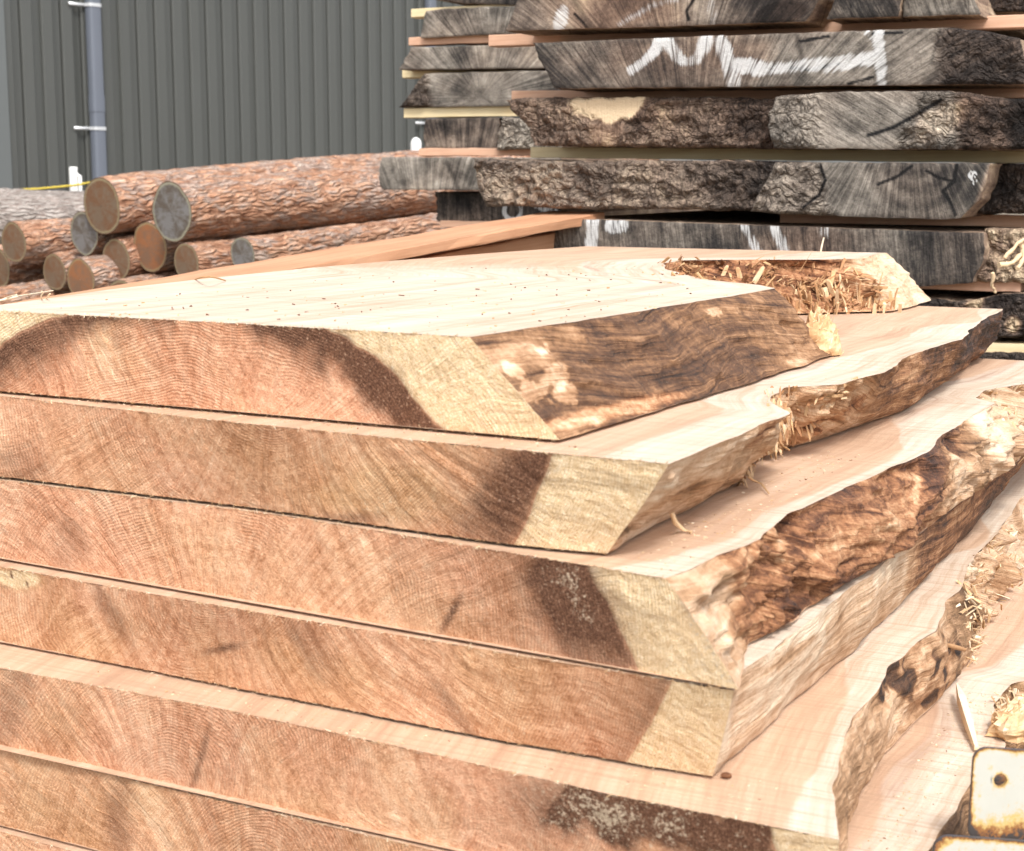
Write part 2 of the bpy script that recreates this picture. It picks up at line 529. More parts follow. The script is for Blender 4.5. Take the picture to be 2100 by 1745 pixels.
def mat_log_bark(name, grey=0.0):
    m = NM(name, 0.9, 0.15)
    gv = m.at('grain', True)       # x along the log (m), y,z on a circle of its radius
    wpn = m.nd('ShaderNodeTexNoise', {'Vector': gv, 'Scale': 9.0, 'Detail': 3.0}).outputs[1]
    wp = m.nd('ShaderNodeVectorMath', {0: gv, 1: m.scale(wpn, (0.12, 0.05, 0.05))}, operation='ADD').outputs[0]
    a = m.noise(m.scale(wp, (7, 24, 24)), 1, 5, 0.7)
    b = m.noise(m.scale(wp, (22, 85, 85)), 1, 4, 0.7)
    v = m.voro(m.scale(wp, (8, 44, 44)), 1)
    lo = m.noise(gv, 5, 3, 0.6)
    t = m.m('ADD', m.m('MULTIPLY', a, 0.65), m.m('MULTIPLY', b, 0.35))
    c = m.ramp(t, [(0.28, (0.12, 0.06, 0.04)), (0.40, (0.32, 0.155, 0.09)), (0.50, (0.53, 0.29, 0.18)), (0.64, (0.70, 0.475, 0.345))])
    gr = m.step(m.m('ADD', m.noise(m.scale(wp, (10, 34, 34), (3, 1, 2)), 1, 4, 0.7), m.m('MULTIPLY', m.m('SUBTRACT', lo, 0.5), 0.5)), 0.47 - grey * 0.3, 0.57 - grey * 0.3)
    cgr = m.ramp(b, [(0.35, (0.22, 0.19, 0.17)), (0.6, (0.47, 0.43, 0.395))])
    c = m.mix(m.m('MULTIPLY', gr, 0.58 + 0.37 * grey), c, cgr)
    c = m.mix(m.m('MULTIPLY', m.step(m.m('SUBTRACT', 0.10, v), 0.0, 0.10), 0.45), c, (0.10, 0.05, 0.035))
    m.col(c)
    m.bump(m.m('ADD', m.m('MULTIPLY', m.step(v, 0, .3), 1.5), m.m('ADD', a, b)), 0.9, 0.012)
    return m.mat

def mat_log_end(name, heartc, greyc, rimc):
    m = NM(name, 0.9, 0.15)
    rr, an = m.at('rad'), m.at('ang')
    n = m.noise(m.pos, 14, 4, 0.65)
    f = m.noise(m.pos, 90, 3, 0.7)
    ry = m.noise(m.nd('ShaderNodeCombineXYZ', {'X': m.m('MULTIPLY', an, 6.0), 'Y': m.m('MULTIPLY', rr, 1.5)}).outputs[0], 1, 3, 0.6)
    rs = m.m('MULTIPLY_ADD', m.m('SINE', m.m('MULTIPLY_ADD', rr, 75.0, m.m('MULTIPLY', n, 6.0))), 0.5, 0.5)
    c = m.mix(m.step(m.m('ADD', m.m('MULTIPLY', n, 0.6), m.m('MULTIPLY', ry, 0.4)), 0.42, 0.60), heartc, greyc)
    c = m.mix(m.m('MULTIPLY', rs, 0.28), c, (0.06, 0.04, 0.03))
    c = m.mix(m.m('MULTIPLY', f, 0.22), c, (0.32, 0.26, 0.18))
    rim = m.step(m.m('ADD', rr, m.m('MULTIPLY', m.m('SUBTRACT', f, 0.5), 0.10)), 0.86, 0.92)
    c = m.mix(m.m('MULTIPLY', rim, 0.8), c, rimc)
    c = m.mix(m.step(rr, 0.955, 0.975), c, (0.10, 0.06, 0.04))
    m.col(c)
    m.bump(m.m('ADD', f, m.m('MULTIPLY', rs, 0.3)), 0.5, 0.003)
    return m.mat

def mat_simple(name, c, rough=0.6, var=0.15, scale=30, metal=0.0):
    m = NM(name, rough, 0.4)
    n = m.noise(m.pos, scale, 4, 0.65)
    m.col(m.mix(n, tuple(x * (1 - var) for x in c), tuple(min(1, x * (1 + var)) for x in c)))
    m.b.inputs['Metallic'].default_value = metal
    m.bump(n, 0.15, 0.002)
    return m.mat

def mat_clad():
    m = NM('charcoal_cladding', 0.42, 0.5)
    n = m.noise(m.scale(m.pos, (1, 1, .25)), 2.0, 4, 0.6)
    f = m.noise(m.pos, 60, 3, 0.7)
    c = m.mix(n, (0.064, 0.067, 0.061), (0.082, 0.085, 0.079))
    c = m.mix(m.m('MULTIPLY', m.step(f, 0.6, 0.8), 0.25), c, (0.15, 0.15, 0.135))
    m.col(c)
    return m.mat

def mat_rust():
    m = NM('rusted_white_paint', 0.55, 0.4)
    rim = m.at('rim')
    n = m.noise(m.pos, 26, 5, 0.7)
    n2 = m.noise(m.pos, 120, 4, 0.75)
    d = m.m('ADD', m.m('ADD', rim, 0.06), m.m('ADD', m.m('MULTIPLY', m.m('SUBTRACT', n, 0.5), 1.7), m.m('MULTIPLY', m.m('SUBTRACT', n2, 0.5), 1.1)))
    white = m.mix(m.noise(m.pos, 40, 3, 0.6), (0.40, 0.395, 0.345), (0.47, 0.465, 0.41))
    c = m.mix(m.step(d, 0.10, 0.42), white, (0.50, 0.34, 0.12))
    c = m.mix(m.step(d, 0.40, 0.62), c, (0.24, 0.10, 0.03))
    c = m.mix(m.step(d, 0.66, 0.8), c, (0.045, 0.038, 0.035))
    m.col(c)
    m.bump(m.m('MULTIPLY', m.step(d, 0.3, 0.7), -1.0), 0.5, 0.001)
    return m.mat

def mat_ground():
    m = NM('yard_dirt', 0.95, 0.1)
    n = m.noise(m.pos, 1.3, 5, 0.6)
    f = m.noise(m.pos, 45, 4, 0.7)
    c = m.ramp(m.m('ADD', m.m('MULTIPLY', n, 0.5), m.m('MULTIPLY', f, 0.5)), [(0.3, (0.10, 0.08, 0.06)), (0.5, (0.20, 0.165, 0.125)), (0.7, (0.33, 0.28, 0.22))])
    m.col(c)
    m.bump(f, 0.7, 0.02)
    return m.mat

M = dict(end=mat_end(), top=mat_top(), edge=mat_edge(), splint=mat_splint(), dark=mat_dark(),
         pink=mat_board('pink_batten', (0.44, 0.24, 0.15), (0.58, 0.355, 0.24), (0.68, 0.46, 0.33)),
         pale=mat_board('pale_batten', (0.54, 0.41, 0.22), (0.68, 0.56, 0.34), (0.76, 0.66, 0.44)),
         orange=mat_board('red_plank', (0.36, 0.165, 0.085), (0.50, 0.265, 0.15), (0.58, 0.34, 0.21)),
         bark=mat_log_bark('log_bark'), greybark=mat_log_bark('grey_log_bark', 1.0),
         lend_brown=mat_log_end('log_end_brown', (0.150, 0.065, 0.03), (0.155, 0.105, 0.07), (0.27, 0.22, 0.13)),
         lend_orange=mat_log_end('log_end_orange', (0.29, 0.105, 0.038), (0.19, 0.10, 0.06), (0.28, 0.22, 0.12)),
         lend_grey=mat_log_end('log_end_grey', (0.085, 0.07, 0.06), (0.18, 0.18, 0.185), (0.30, 0.28, 0.20)),
         clad=mat_clad(), rust=mat_rust(), ground=mat_ground(),
         pipe=mat_simple('blue_grey_pipe', (0.135, 0.15, 0.18), 0.5, 0.06, 4),
         galv=mat_simple('galvanised_strap', (0.62, 0.63, 0.64), 0.4, 0.1, 30, 0.3),
         white=mat_simple('white_plastic', (0.78, 0.78, 0.76), 0.5, 0.06, 12),
         rope=mat_simple('yellow_rope', (0.55, 0.42, 0.06), 0.8, 0.25, 160),
         steel=mat_simple('dark_steel_rim', (0.07, 0.07, 0.08), 0.5, 0.3, 60))

# ------------------------------------------------------------------ ground
def ground_z(x, y):
    d = y * CA - x * SA
    return 0.50 * sst(3.4, 4.4, d)

g = MB()
xs = np.concatenate([np.linspace(-120, -16, 14), np.linspace(-14, 10, 60), np.linspace(14, 120, 12)])
ys = np.concatenate([np.linspace(-60, -4, 8), np.linspace(-2, 18, 60), np.linspace(22, 160, 12)])
GX, GY = np.meshgrid(xs, ys, indexing='ij')
GZ = ground_z(GX, GY) + 0.012 * fbm(GX * 1.2, GY * 1.2, 0, 3)
g.grid(np.stack([GX, GY, GZ], -1), flip=True)
tag(g.build('ground', M['ground']), None, kind='structure')

# ------------------------------------------------------------------ cladding wall with pipes
WA = math.atan2(3465 - W / 2, F * CP + (H / 2 - HOR) * SP)   # direction of the wall seen from the camera heading
def head2world(rt, fw):
    return rt * CA - fw * SA, rt * SA + fw * CA
wd = Vector((*head2world(math.sin(WA), math.cos(WA)), 0))
wn = Vector((*head2world(math.cos(WA), -math.sin(WA)), 0))     # faces the camera side
WP = ondepth(500, 362, 13.0); WP.z = 0

def wall_s(px):
    """distance along the wall where the photo column px meets it"""
    X, Y, Z = ray(px, 362)
    v = Vector((float(X), float(Y), 0))
    t = WP.dot(wn) / v.dot(wn)
    return (v * t - WP).dot(wd)
S261, S840 = wall_s(261), wall_s(840)
PITCHW = (S840 - S261) / 19.0
shed = thing('shed_wall', 'charcoal metal shed wall of vertical ribbed cladding behind the log pile', 'wall', WP)
Z0, Z1 = 0.3, 4.6
def sheet(s0, ribs):
    prof = []
    p = PITCHW
    for i in range(ribs):
        b = s0 + i * p
        prof += [(b - .012, 0.004), (b - .011, -.04), (b - .001, -.04), (b, 0.010), (b + p * 0.05, 0.022), (b + p * 0.46, 0.032), (b + p * 0.56, 0.012), (b + p * .80, 0.004)]
    prof += [(s0 + ribs * p, 0.0), (s0 + ribs * p + 0.012, 0.004)]
    P = np.zeros((2, len(prof), 3))
    for k, z in enumerate((Z0, Z1)):
        for j, (s, d) in enumerate(prof):
            q = wd * s + wn * d
            P[k, j] = (q.x, q.y, z)
    mb = MB()
    mb.grid(P, 0)
    Q = P.copy(); Q[..., 0] -= wn.x * 0.002; Q[..., 1] -= wn.y * 0.002
    o = mb.build('cladding_sheet', M['clad'], shed, smooth=False)
    return o
for k in range(-7, 10):
    sheet(S261 + 4 * k * PITCHW - PITCHW * 0.2, 4)
# wall corner flashing at the far left: a plain wide upright fold
mb = MB()
sA, sB = wall_s(-60), wall_s(16)
for (a, b, d) in ((sA, sB, 0.05),):
    qs = [wd * a + wn * 0.0, wd * a + wn * d, wd * (a + (b - a) * .55) + wn * (d + .004), wd * b + wn * d, wd * b]
    P = np.array([[(q.x, q.y, z) for q in qs] for z in (Z0, Z1)])
    mb.grid(P)
mb.build('corner_flashing', mat_simple('grey_flashing', (0.13, 0.14, 0.138), 0.4, 0.06, 3), shed, smooth=False)

def downpipe(px, hw, zbr, label):
    s = wall_s(px)
    c = WP + wd * s + wn * (0.034 + hw * 0.8)
    t = thing('downpipe', label, 'pipe', (c.x, c.y, 0), 'downpipes on the shed wall')
    mb = MB()
    seg = 20
    P = np.zeros((2, seg, 3))
    for k, z in enumerate((0.45, Z1 - .05)):
        for j in range(seg):
            a = 2 * math.pi * j / seg
            ca, sa = math.cos(a), math.sin(a)
            q = wd * (hw * math.copysign(abs(ca) ** .45, ca)) + wn * (hw * .75 * math.copysign(abs(sa) ** .45, sa))
            P[k, j] = (q.x, q.y, z)
    mb.grid(P, wrap=True, flip=True)
    mb.build('pipe', M['pipe'], t)
    mb = MB()
    Pj = P.copy(); Pj[..., :2] *= 1.06
    Pj[0, :, 2] = zbr[0] + .12; Pj[1, :, 2] = zbr[0] + .24
    mb.grid(Pj, wrap=True, flip=True)
    mb.build('joint_collar', M['pipe'], t)
    for z in zbr:
        mb = MB()
        Q = P.copy(); Q[..., :2] *= 1.10
        Q[0, :, 2] = z - .012; Q[1, :, 2] = z + .012
        mb.grid(Q, wrap=True, flip=True)
        a = -wd * (hw * 3.6) - wn * (hw * .70)
        V = []
        e = wd * (hw * .2) - wn * (hw * .70)
        for zz in (z - .011, z + .011):
            for q in (a, e, e + wn * .006, a + wn * .006):
                V.append((q.x, q.y, zz))
        mb.raw(V, BOXF)
        mb.build('strap', M['galv'], t)
    return t
zb1 = [CAMZ + (362 - 267) / F * 11.8, CAMZ + (362 - 27) / F * 11.8]
downpipe(191, 0.052, zb1, 'blue grey downpipe with two pale straps in front of the shed cladding, at left')
downpipe(873, 0.052, [CAMZ + (362 - 265) / F * 16.2], 'blue grey downpipe half hidden behind the left end of the dark slab stack')

# ------------------------------------------------------------------ white posts and rope
def white_post(px, py0, py1, hw, d, label, dome=False):
    p = ondepth(px, py0, d)
    r = hw / F * d
    base = float(ground_z(p.x, p.y))
    t = thing('white_post', label, 'post', (p.x, p.y, base))
    top = p.z - base
    mb = MB()
    if dome:
        zz = [0, top - r, top - r * .6, top - r * .25, top - r * .05]
        rr = [r * .8, r, r * .85, r * .55, r * .1]
        tube(mb, [(0, 0, z) for z in zz], rr, 16, 0, True)
    else:
        tube(mb, [(0, 0, z) for z in (0, top - .012, top - .003, top)], [r, r, r * .95, r * .8], 18, 0, True)
    mb.build('shaft', M['white'], t)
    if not dome:
        mb = MB()
        a = Vector((*head2world(1, 0), 0))
        tube(mb, [a * r * .7 + Vector((0, 0, top - .05)), a * r * 1.5 + Vector((0, 0, top - .06)), a * r * 1.55 + Vector((0, 0, top - .19))], .012, 8, 0, True)
        mb.build('insulator', M['white'], t)
    return t
white_post(150, 342, 405, 8.5, 10.4, 'short white plastic post with yellow rope, behind the log pile at left')
white_post(853, 281, 330, 11, 10.8, 'white rounded post top showing above the logs beside the dark slabs', True)
mb = MB()
rp = [ondepth(-60, 396, 10.2), ondepth(20, 390, 10.3), ondepth(80, 387, 10.35), ondepth(143, 381, 10.33), ondepth(165, 378, 10.33), ondepth(200, 371, 10.5), ondepth(330, 362, 11.2), ondepth(500, 361, 12)]
pts = []
for a, b in zip(rp[:-1], rp[1:]):
    for i in range(6):
        pts.append(a.lerp(b, i / 6))
pts.append(rp[-1])
tube(mb, pts, [0.0065 + .0015 * (i % 2) for i in range(len(pts))], 8, 0, True)
tag(mb.build('rope', M['rope']), 'thin yellow rope strung past the white post at left', 'rope')

# ------------------------------------------------------------------ logs
LAZ, LTILT = math.radians(37), math.radians(3)
def log_dir(daz=0.0, dt=0.0):
    a, t = LAZ + math.radians(daz), LTILT + math.radians(dt)
    x, y = head2world(math.sin(a) * math.cos(t), math.cos(a) * math.cos(t))
    return Vector((x, y, math.sin(t)))

def make_log(px, py, rpx, d, L, label, endm, barkm='bark', daz=0, dt=0, taper=0.0, seed=0, name='log'):
    c = ondepth(px, py, d)
    r0 = rpx / F * d
    D = log_dir(daz, dt)
    a = D.cross(Vector((0, 0, 1))).normalized()
    b = a.cross(D).normalized()
    t = thing(name, label, 'log', c, 'logs piled in front of the shed')
    NS, NT = int(L / 0.022), 72
    ss = np.linspace(0, L, NS)[:, None]
    th = np.linspace(0, 2 * math.pi, NT, endpoint=False)[None, :]
    cx, cy = np.cos(th), np.sin(th)
    sx = seed * 11.7
    rad = r0 * (1 + taper * ss / L) * (1 + 0.045 * fbm(ss * 1.5 + sx, cx * 1.2, cy * 1.2, 2, seed) * np.ones_like(th))
    k = 1 / 0.05
    pl = ridged((ss + sx + 0.03 * fbm(ss * 6, cx * 3, cy * 3, 2, seed + 5)) * 7, cx * r0 * 36, cy * r0 * 36, 4, seed)
    pl2 = fbm((ss + sx) * 16, cx * r0 * 60, cy * r0 * 60, 3, seed + 3)
    fade = sst(0, 0.03, ss)
    rad = rad + (0.0055 * np.clip(pl, -.6, .7) + 0.0045 * pl2) * (0.35 + 0.65 * fade)
    ax = np.array(a); bx = np.array(b); dx = np.array(D)
    bow = 0.018 * (np.sin(ss * 1.5 + seed) - math.sin(seed))
    P = (ss[..., None] * dx) + (rad * cx)[..., None] * ax + (rad * cy + bow)[..., None] * bx
    G = np.stack([np.broadcast_to(ss + sx, rad.shape), np.broadcast_to(cx * r0, rad.shape), np.broadcast_to(cy * r0, rad.shape)], -1)
    mb = MB()
    mb.grid(P, wrap=True, flip=False, grain=G)
    mb.build('bark', M[barkm], t)
    for e, nm in ((0, 'cut_end'), (-1, 'cut_end')):
        mb = MB()
        rr = np.array([0.02, .2, .4, .6, .75, .88, .96, 1.0])[:, None]
        ctr = (ss[e, 0] * dx) + (bow[e, 0] if e == 0 else bow[-1, 0]) * bx
        ring = P[e]
        Q = ctr + (ring - ctr)[None] * rr[..., None] + (-1 if e == 0 else 1) * dx * (0.004 * (1 - rr[..., None]))
        rrb = np.broadcast_to(rr, Q.shape[:2])
        mb.grid(Q, wrap=True, flip=(e == 0) ^ True, rad=rrb, ang=np.broadcast_to(np.sin(th), Q.shape[:2]))
        mb.build(nm, M[endm], t)
    return t

LOGS = [
    (208, 422, 58, 8.00, 4.2, 'large reddish log with brown cut end, topmost at the left of the pile', 'lend_brown'),
    (352, 434, 60, 7.62, 4.2, 'large long log with grey cut end and pale rim on top of the pile', 'lend_grey'),
    (28, 498, 41, 8.25, 3.6, 'medium log at the far left with grey brown cut end, lying high in the pile', 'lend_brown'),
    (172, 479, 44, 8.16, 3.6, 'grey ended log tucked below and left of the topmost brown ended log', 'lend_grey'),
    (238, 533, 43, 8.02, 3.6, 'brown ended log left of and below the orange ended log', 'lend_brown'),
    (307, 507, 51, 7.95, 3.6, 'log with bright orange cut end just under the large grey ended log', 'lend_orange'),
    (112, 558, 37, 8.25, 3.6, 'small brown ended log low in the pile, second from the left edge', 'lend_brown'),
    (165, 574, 44, 7.95, 3.6, 'log with grey and orange cut end at the bottom of the visible pile', 'lend_orange'),
    (382, 537, 38, 7.60, 3.8, 'brown ended log at right of the orange ended log, half behind the fresh slab', 'lend_brown'),
    (498, 522, 36, 7.30, 3.9, 'long grey flaked log with dark grey end, rightmost of the pile', 'lend_grey'),
    (-8, 548, 44, 8.50, 3.6, 'dark brown log cut by the left edge of the picture', 'lend_brown'),
    (-40, 640, 46, 8.05, 3.4, 'bark covered log at the bottom left, its end out of view', 'lend_brown'),
    (250, 616, 44, 7.80, 3.6, 'shadowed log under the orange ended logs, partly hidden by the top slab', 'lend_brown'),
    (400, 615, 44, 7.45, 3.6, 'shadowed log under the right part of the pile, mostly hidden', 'lend_brown'),
]
for i, (px, py, rp_, d, L, lab, em) in enumerate(LOGS):
    make_log(px, py, rp_, d, L, lab, em, seed=i + 1, daz=random.uniform(-1, 1), dt=(1.4 if i < 2 else .5), taper=(.12 if i < 2 else -.03))
make_log(-160, 440, 62, 9.5, 2.6, 'pale grey weathered log lying behind the pile at far left', 'lend_grey', 'greybark', daz=38, dt=-4.5, seed=40)

# ------------------------------------------------------------------ fresh slabs
TH = 0.1
ZT = [CAMZ - 0.158 - TH * k for k in range(9)]

def wpts(pts, k, bottom=False):
    z = CAMZ - 0.158 - TH * (k + (1 if bottom else 0))
    r = []
    for x, y in pts:
        a, b = onz(x, y, z)
        r.append((float(b), float(a)))
    return r        # (Y, X)

# what the sawn ends look like: growth ring centre, heartwood circle, in photo points
ENDS = {
    0: dict(ring=(362, 1269), bnd=(362, 1269, 668), sw=58, hue=0.15),
    1: dict(ring=(560, 800), bnd=(560, 790, 592), sw=110, hue=0.35),
    2: dict(ring=(430, 1335), bnd=(600, 1600, 740), sw=130, hue=0.2),
    3: dict(ring=(440, 1225), bnd=(700, 1100, 741), sw=75, hue=0.5),
    4: dict(ring=(340, 1610), bnd=(900, 1900, 714), sw=60, hue=0.25),
    5: dict(ring=(520, 1800), bnd=(800, 2100, 900), sw=60, hue=0.55),
    6: dict(ring=(400, 1950), bnd=(800, 2200, 900), sw=60, hue=0.3),
    7: dict(ring=(400, 2050), bnd=(800, 2300, 900), sw=60, hue=0.3),
}

def end_attrs(k, P):
    px, py = to_px(P)
    X, Z = P[..., 0], P[..., 2]
    e = ENDS[k]
    lo = fbm(X * 9, Z * 9, k * 3.7, 3, 50 + k)
    mid = fbm(X * 30, Z * 30, k * 3.7, 3, 60 + k)
    cx, cy = e['ring']
    r = np.hypot(px - cx, (py - cy) * 1.0) + 20 * lo + 2.5 * mid
    if k == 3:      # swirl round the little knot
        kn = np.hypot((px - 455) / 1.4, py - 1325)
        r = r + 40 * np.exp(-(kn / 38) ** 2)
    if k == 0:
        r = r + 14 * np.exp(-((px - 480) / 60) ** 2)
    ang = np.arctan((px - cx) / np.sqrt((py - cy) ** 2 + 130.0 ** 2)) + .05 * lo
    bx, by, R = e['bnd']
    b = np.hypot(px - bx, py - by) + 12 * lo + 4 * mid
    heart = 1 - sst(R - 7, R + 7, b)
    if k:
        heart = np.where(px < bx + 200, 1.0, heart)
        b = np.where(px < bx + 200, 0.0, b)
    rel = np.clip(R - b, 0, None)
    st = np.exp(-rel / e['sw']) * (0.72 + 0.5 * lo) * sst(-12, 16, R - b)
    dust = np.zeros_like(px) + 0.18 * sst(0.1, .7, lo)
    hue = np.clip(e['hue'] - .1 + 0.5 * lo, 0, 1)
    nzb = 0.35 * mid + 0.25 * lo
    if k == 0:
        st = (1 - sst(18, 105, rel + 26 * mid + 20 * lo)) * sst(-10, 14, R - b) * (.95 + .2 * lo)
        st = st * sst(-160, 60, np.where(px < 362, 100, px - 540)) + .30 * blob(px, py, 790, 790, 110, 40, 42, .6, 2 * nzb)
        dust += 0.5 * blob(px, py, 660, 845, 28, 50, 10, .6, nzb) + .3 * blob(px, py, 690, 790, 15, 40, 30, .6, nzb)
        st += .3 * blob(px, py, 640, 685, 120, 14, 8, .6, nzb)
    if k == 1:
        st = st * 0.75 + 0.5 * blob(px, py, 1040, 1010, 120, 60, -55, .6, nzb) + .35 * blob(px, py, 40, 960, 60, 40, 0, .7, nzb)
        st += .5 * blob(px, py, 730, 1065, 60, 16, 0, .6, nzb)
        hue = np.clip(hue + .7 * blob(px, py, 800, 1010, 120, 60, 0, .7, nzb), 0, 1)
        dust += .55 * blob(px, py, 770, 1035, 70, 40, 20, .6, nzb)
        heart = heart * (1 - .0 * lo)
    if k == 2:
        st = st * 0.95 + .7 * blob(px, py, 1180, 1235, 120, 75, 50, .5, nzb) + .3 * blob(px, py, 140, 1110, 30, 50, 0, .6, nzb)
        dust += 0.75 * blob(px, py, 1190, 1240, 26, 60, -28, .7, nzb) + .6 * blob(px, py, 1130, 1180, 60, 25, 0, .6, nzb)
        st += .75 * blob(px, py, 925, 1260, 7, 48, 28, .5, .2 * mid)
        # mouldy corner at the live edge
        dust += 1.0 * blob(px, py, 1455, 1310, 38, 120, -32, .45, nzb)
        st += .55 * blob(px, py, 1430, 1230, 30, 70, -32, .6, nzb)
    if k == 3:
        st = st * 0.9 + .75 * blob(px, py, 458, 1330, 34, 8, -12, .6, .2 * mid)
        st += .4 * blob(px, py, 230, 1260, 18, 90, -30, .6, nzb) + .4 * blob(px, py, 940, 1470, 14, 80, -35, .6, nzb) + .35 * blob(px, py, 640, 1340, 30, 60, -30, .6, nzb)
        dust += .5 * blob(px, py, 900, 1490, 300, 70, 10, .7, nzb)
        hk = blob(px, py, 40, 1185, 62, 26, 5, .4, nzb)
        hue = np.clip(hue + hk, 0, 1)
        ve = np.abs(fbm(X * 55, Z * 55, 3, 2, 77))
        st += hk * (ve < .11) * 1.0
        heart = heart * (1 - .8 * hk)
    if k == 4:
        pd = blob(px, py, 1400, 1690, 200, 70, 12, .3, nzb)
        st = st + 1.15 * pd + .5 * blob(px, py, 1150, 1650, 90, 50, 20, .6, nzb)
        dust += .75 * blob(px, py, 1330, 1690, 120, 60, 12, .6, nzb) + .4 * blob(px, py, 1450, 1700, 160, 60, 10, .5, nzb) + .6 * blob(px, py, 1150, 1660, 100, 60, 15, .6, nzb)
        st += .55 * blob(px, py, 410, 1560, 7, 75, 16, .5, .2 * mid) + .35 * blob(px, py, 20, 1450, 40, 100, 10, .6, nzb)
    if k == 5:
        st = st + .45 * blob(px, py, 240, 1670, 30, 90, 8, .7, nzb)
    if k > 4:
        heart = np.maximum(heart, .9)
    return dict(ring=r / 1500, heart=heart, stain=np.clip(st, 0, 1.2), dust=dust, hue=hue,
                saw=np.stack([ang * 0.45, r / 1500, np.full_like(r, k * 5.3)], -1))

def live_attrs(k, P):
    px, py = to_px(P)
    Y, Z = P[..., 1], P[..., 2]
    lo = fbm(Y * 7, Z * 12, k * 2.1, 3, 80 + k)
    mid = fbm(Y * 24, Z * 40, k * 2.1, 3, 90 + k)
    nzb = 0.4 * mid + 0.3 * lo
    tone = np.full_like(px, 0.4)
    red = np.zeros_like(px)
    if k == 0:
        tone[:] = 0.31
        red[:] = .3
        tone += .30 * blob(px, py, 1000, 735, 170, 40, -12, .7, nzb) + .12 * blob(px, py, 1420, 650, 120, 18, -10, .7, nzb)
        for c in ((1130, 775, 55, 17, -25), (1155, 805, 18, 22, 0), (1118, 703, 14, 7, 0), (1120, 718, 12, 6, 0), (1465, 640, 9, 6, 0), (1055, 760, 20, 10, 20)):
            tone += .30 * blob(px, py, *c, .12, 1.3 * mid + .4 * lo)
        rs = blob(px, py, 1230, 850, 140, 14, -14, .5, nzb)
        tone += .35 * rs; red += rs
        tone += .25 * blob(px, py, 1180, 890, 60, 18, -18, .6, nzb)
        tone += .12 * blob(px, py, 1620, 680, 50, 100, -40, .6, nzb) + .16 * blob(px, py, 1640, 722, 32, 18, -15, .5, nzb)
        cav = sst(2.22, 2.34, Y) * (1 - sst(2.98, 3.04, Y + .02 * mid))
        tone = tone * (1 - cav) + cav * (.52 + .25 * lo); red = np.clip(red + .8 * cav, 0, 1)
        far = sst(2.98, 3.05, Y + .02 * mid)
        tone = tone * (1 - far) + far * (.84 + .1 * lo)
    elif k == 1:
        tone[:] = .66 + .1 * lo
        tone -= .25 * blob(px, py, 1420, 1000, 60, 14, -30, .6, nzb)
        tone += .12 * blob(px, py, 1330, 1090, 120, 30, -30, .6, nzb)
        cav = blob(px, py, 1650, 850, 110, 60, -20, .4, nzb)
        tone = tone * (1 - cav) + cav * (.50 + .3 * lo); red += .8 * cav
        dk = sst(1740, 1830, px + 20 * lo)
        tone = tone * (1 - dk) + dk * (.40 + .2 * lo); red += .55 * dk
        tone -= .18 * sst(1900, 2000, px)
    elif k == 2:
        tone[:] = .38 + .10 * lo
        red[:] = .85
        pc = sst(28, -18, px - 1482 - (py - 1148) * .26 + 34 * mid + 14 * lo)
        tone = tone * (1 - pc) + pc * (.74 + .14 * mid); red *= (1 - pc)
        for c in ((1850, 975, 36, 9, 15), (1880, 1010, 8, 30, 5), (1595, 1160, 8, 26, 0), (1600, 1120, 14, 20, 30)):
            tone += .26 * blob(px, py, *c, .25, 1.1 * nzb)
        fr = sst(1900, 1990, px + 30 * lo)
        tone = tone * (1 - fr) + fr * (.72 + .25 * lo); red *= (1 - fr)
        tone -= .3 * blob(px, py, 1640, 1235, 40, 22, 0, .6, nzb) + .22 * blob(px, py, 1920, 940, 25, 60, 0, .6, nzb)
        tone += .2 * blob(px, py, 1760, 1110, 120, 45, -25, .7, nzb)
    elif k == 3:
        tone[:] = .80 + .12 * lo
        dk = sst(1840, 1900, px + 25 * lo)
        tone = tone * (1 - dk) + dk * (.36 + .2 * lo); red += .7 * dk
        tone -= .3 * blob(px, py, 1640, 1330, 90, 10, -38, .6, nzb)
        tone -= .12 * blob(px, py, 1560, 1490, 60, 20, -40, .6, nzb)
    elif k == 4:
        tone[:] = .60 + .15 * lo
        bk = blob(px, py, 1870, 1375, 95, 75, -50, .25, nzb)
        pat = sst(-.15, .25, fbm(Y * 38, Z * 38, 5, 2, 33))
        tone = tone - .42 * bk * pat
        d2 = sst(1930, 1975, px)
        tone -= .22 * d2 * sst(1380, 1250, py)
        red += .35 * bk
        pl = sst(2.15, 2.3, Y)
        tone = tone * (1 - pl) + pl * (.75 + .2 * lo)
    else:
        tone[:] = .42 + .15 * lo
    return np.clip(tone, 0, 1.05), np.clip(red, 0, 1)

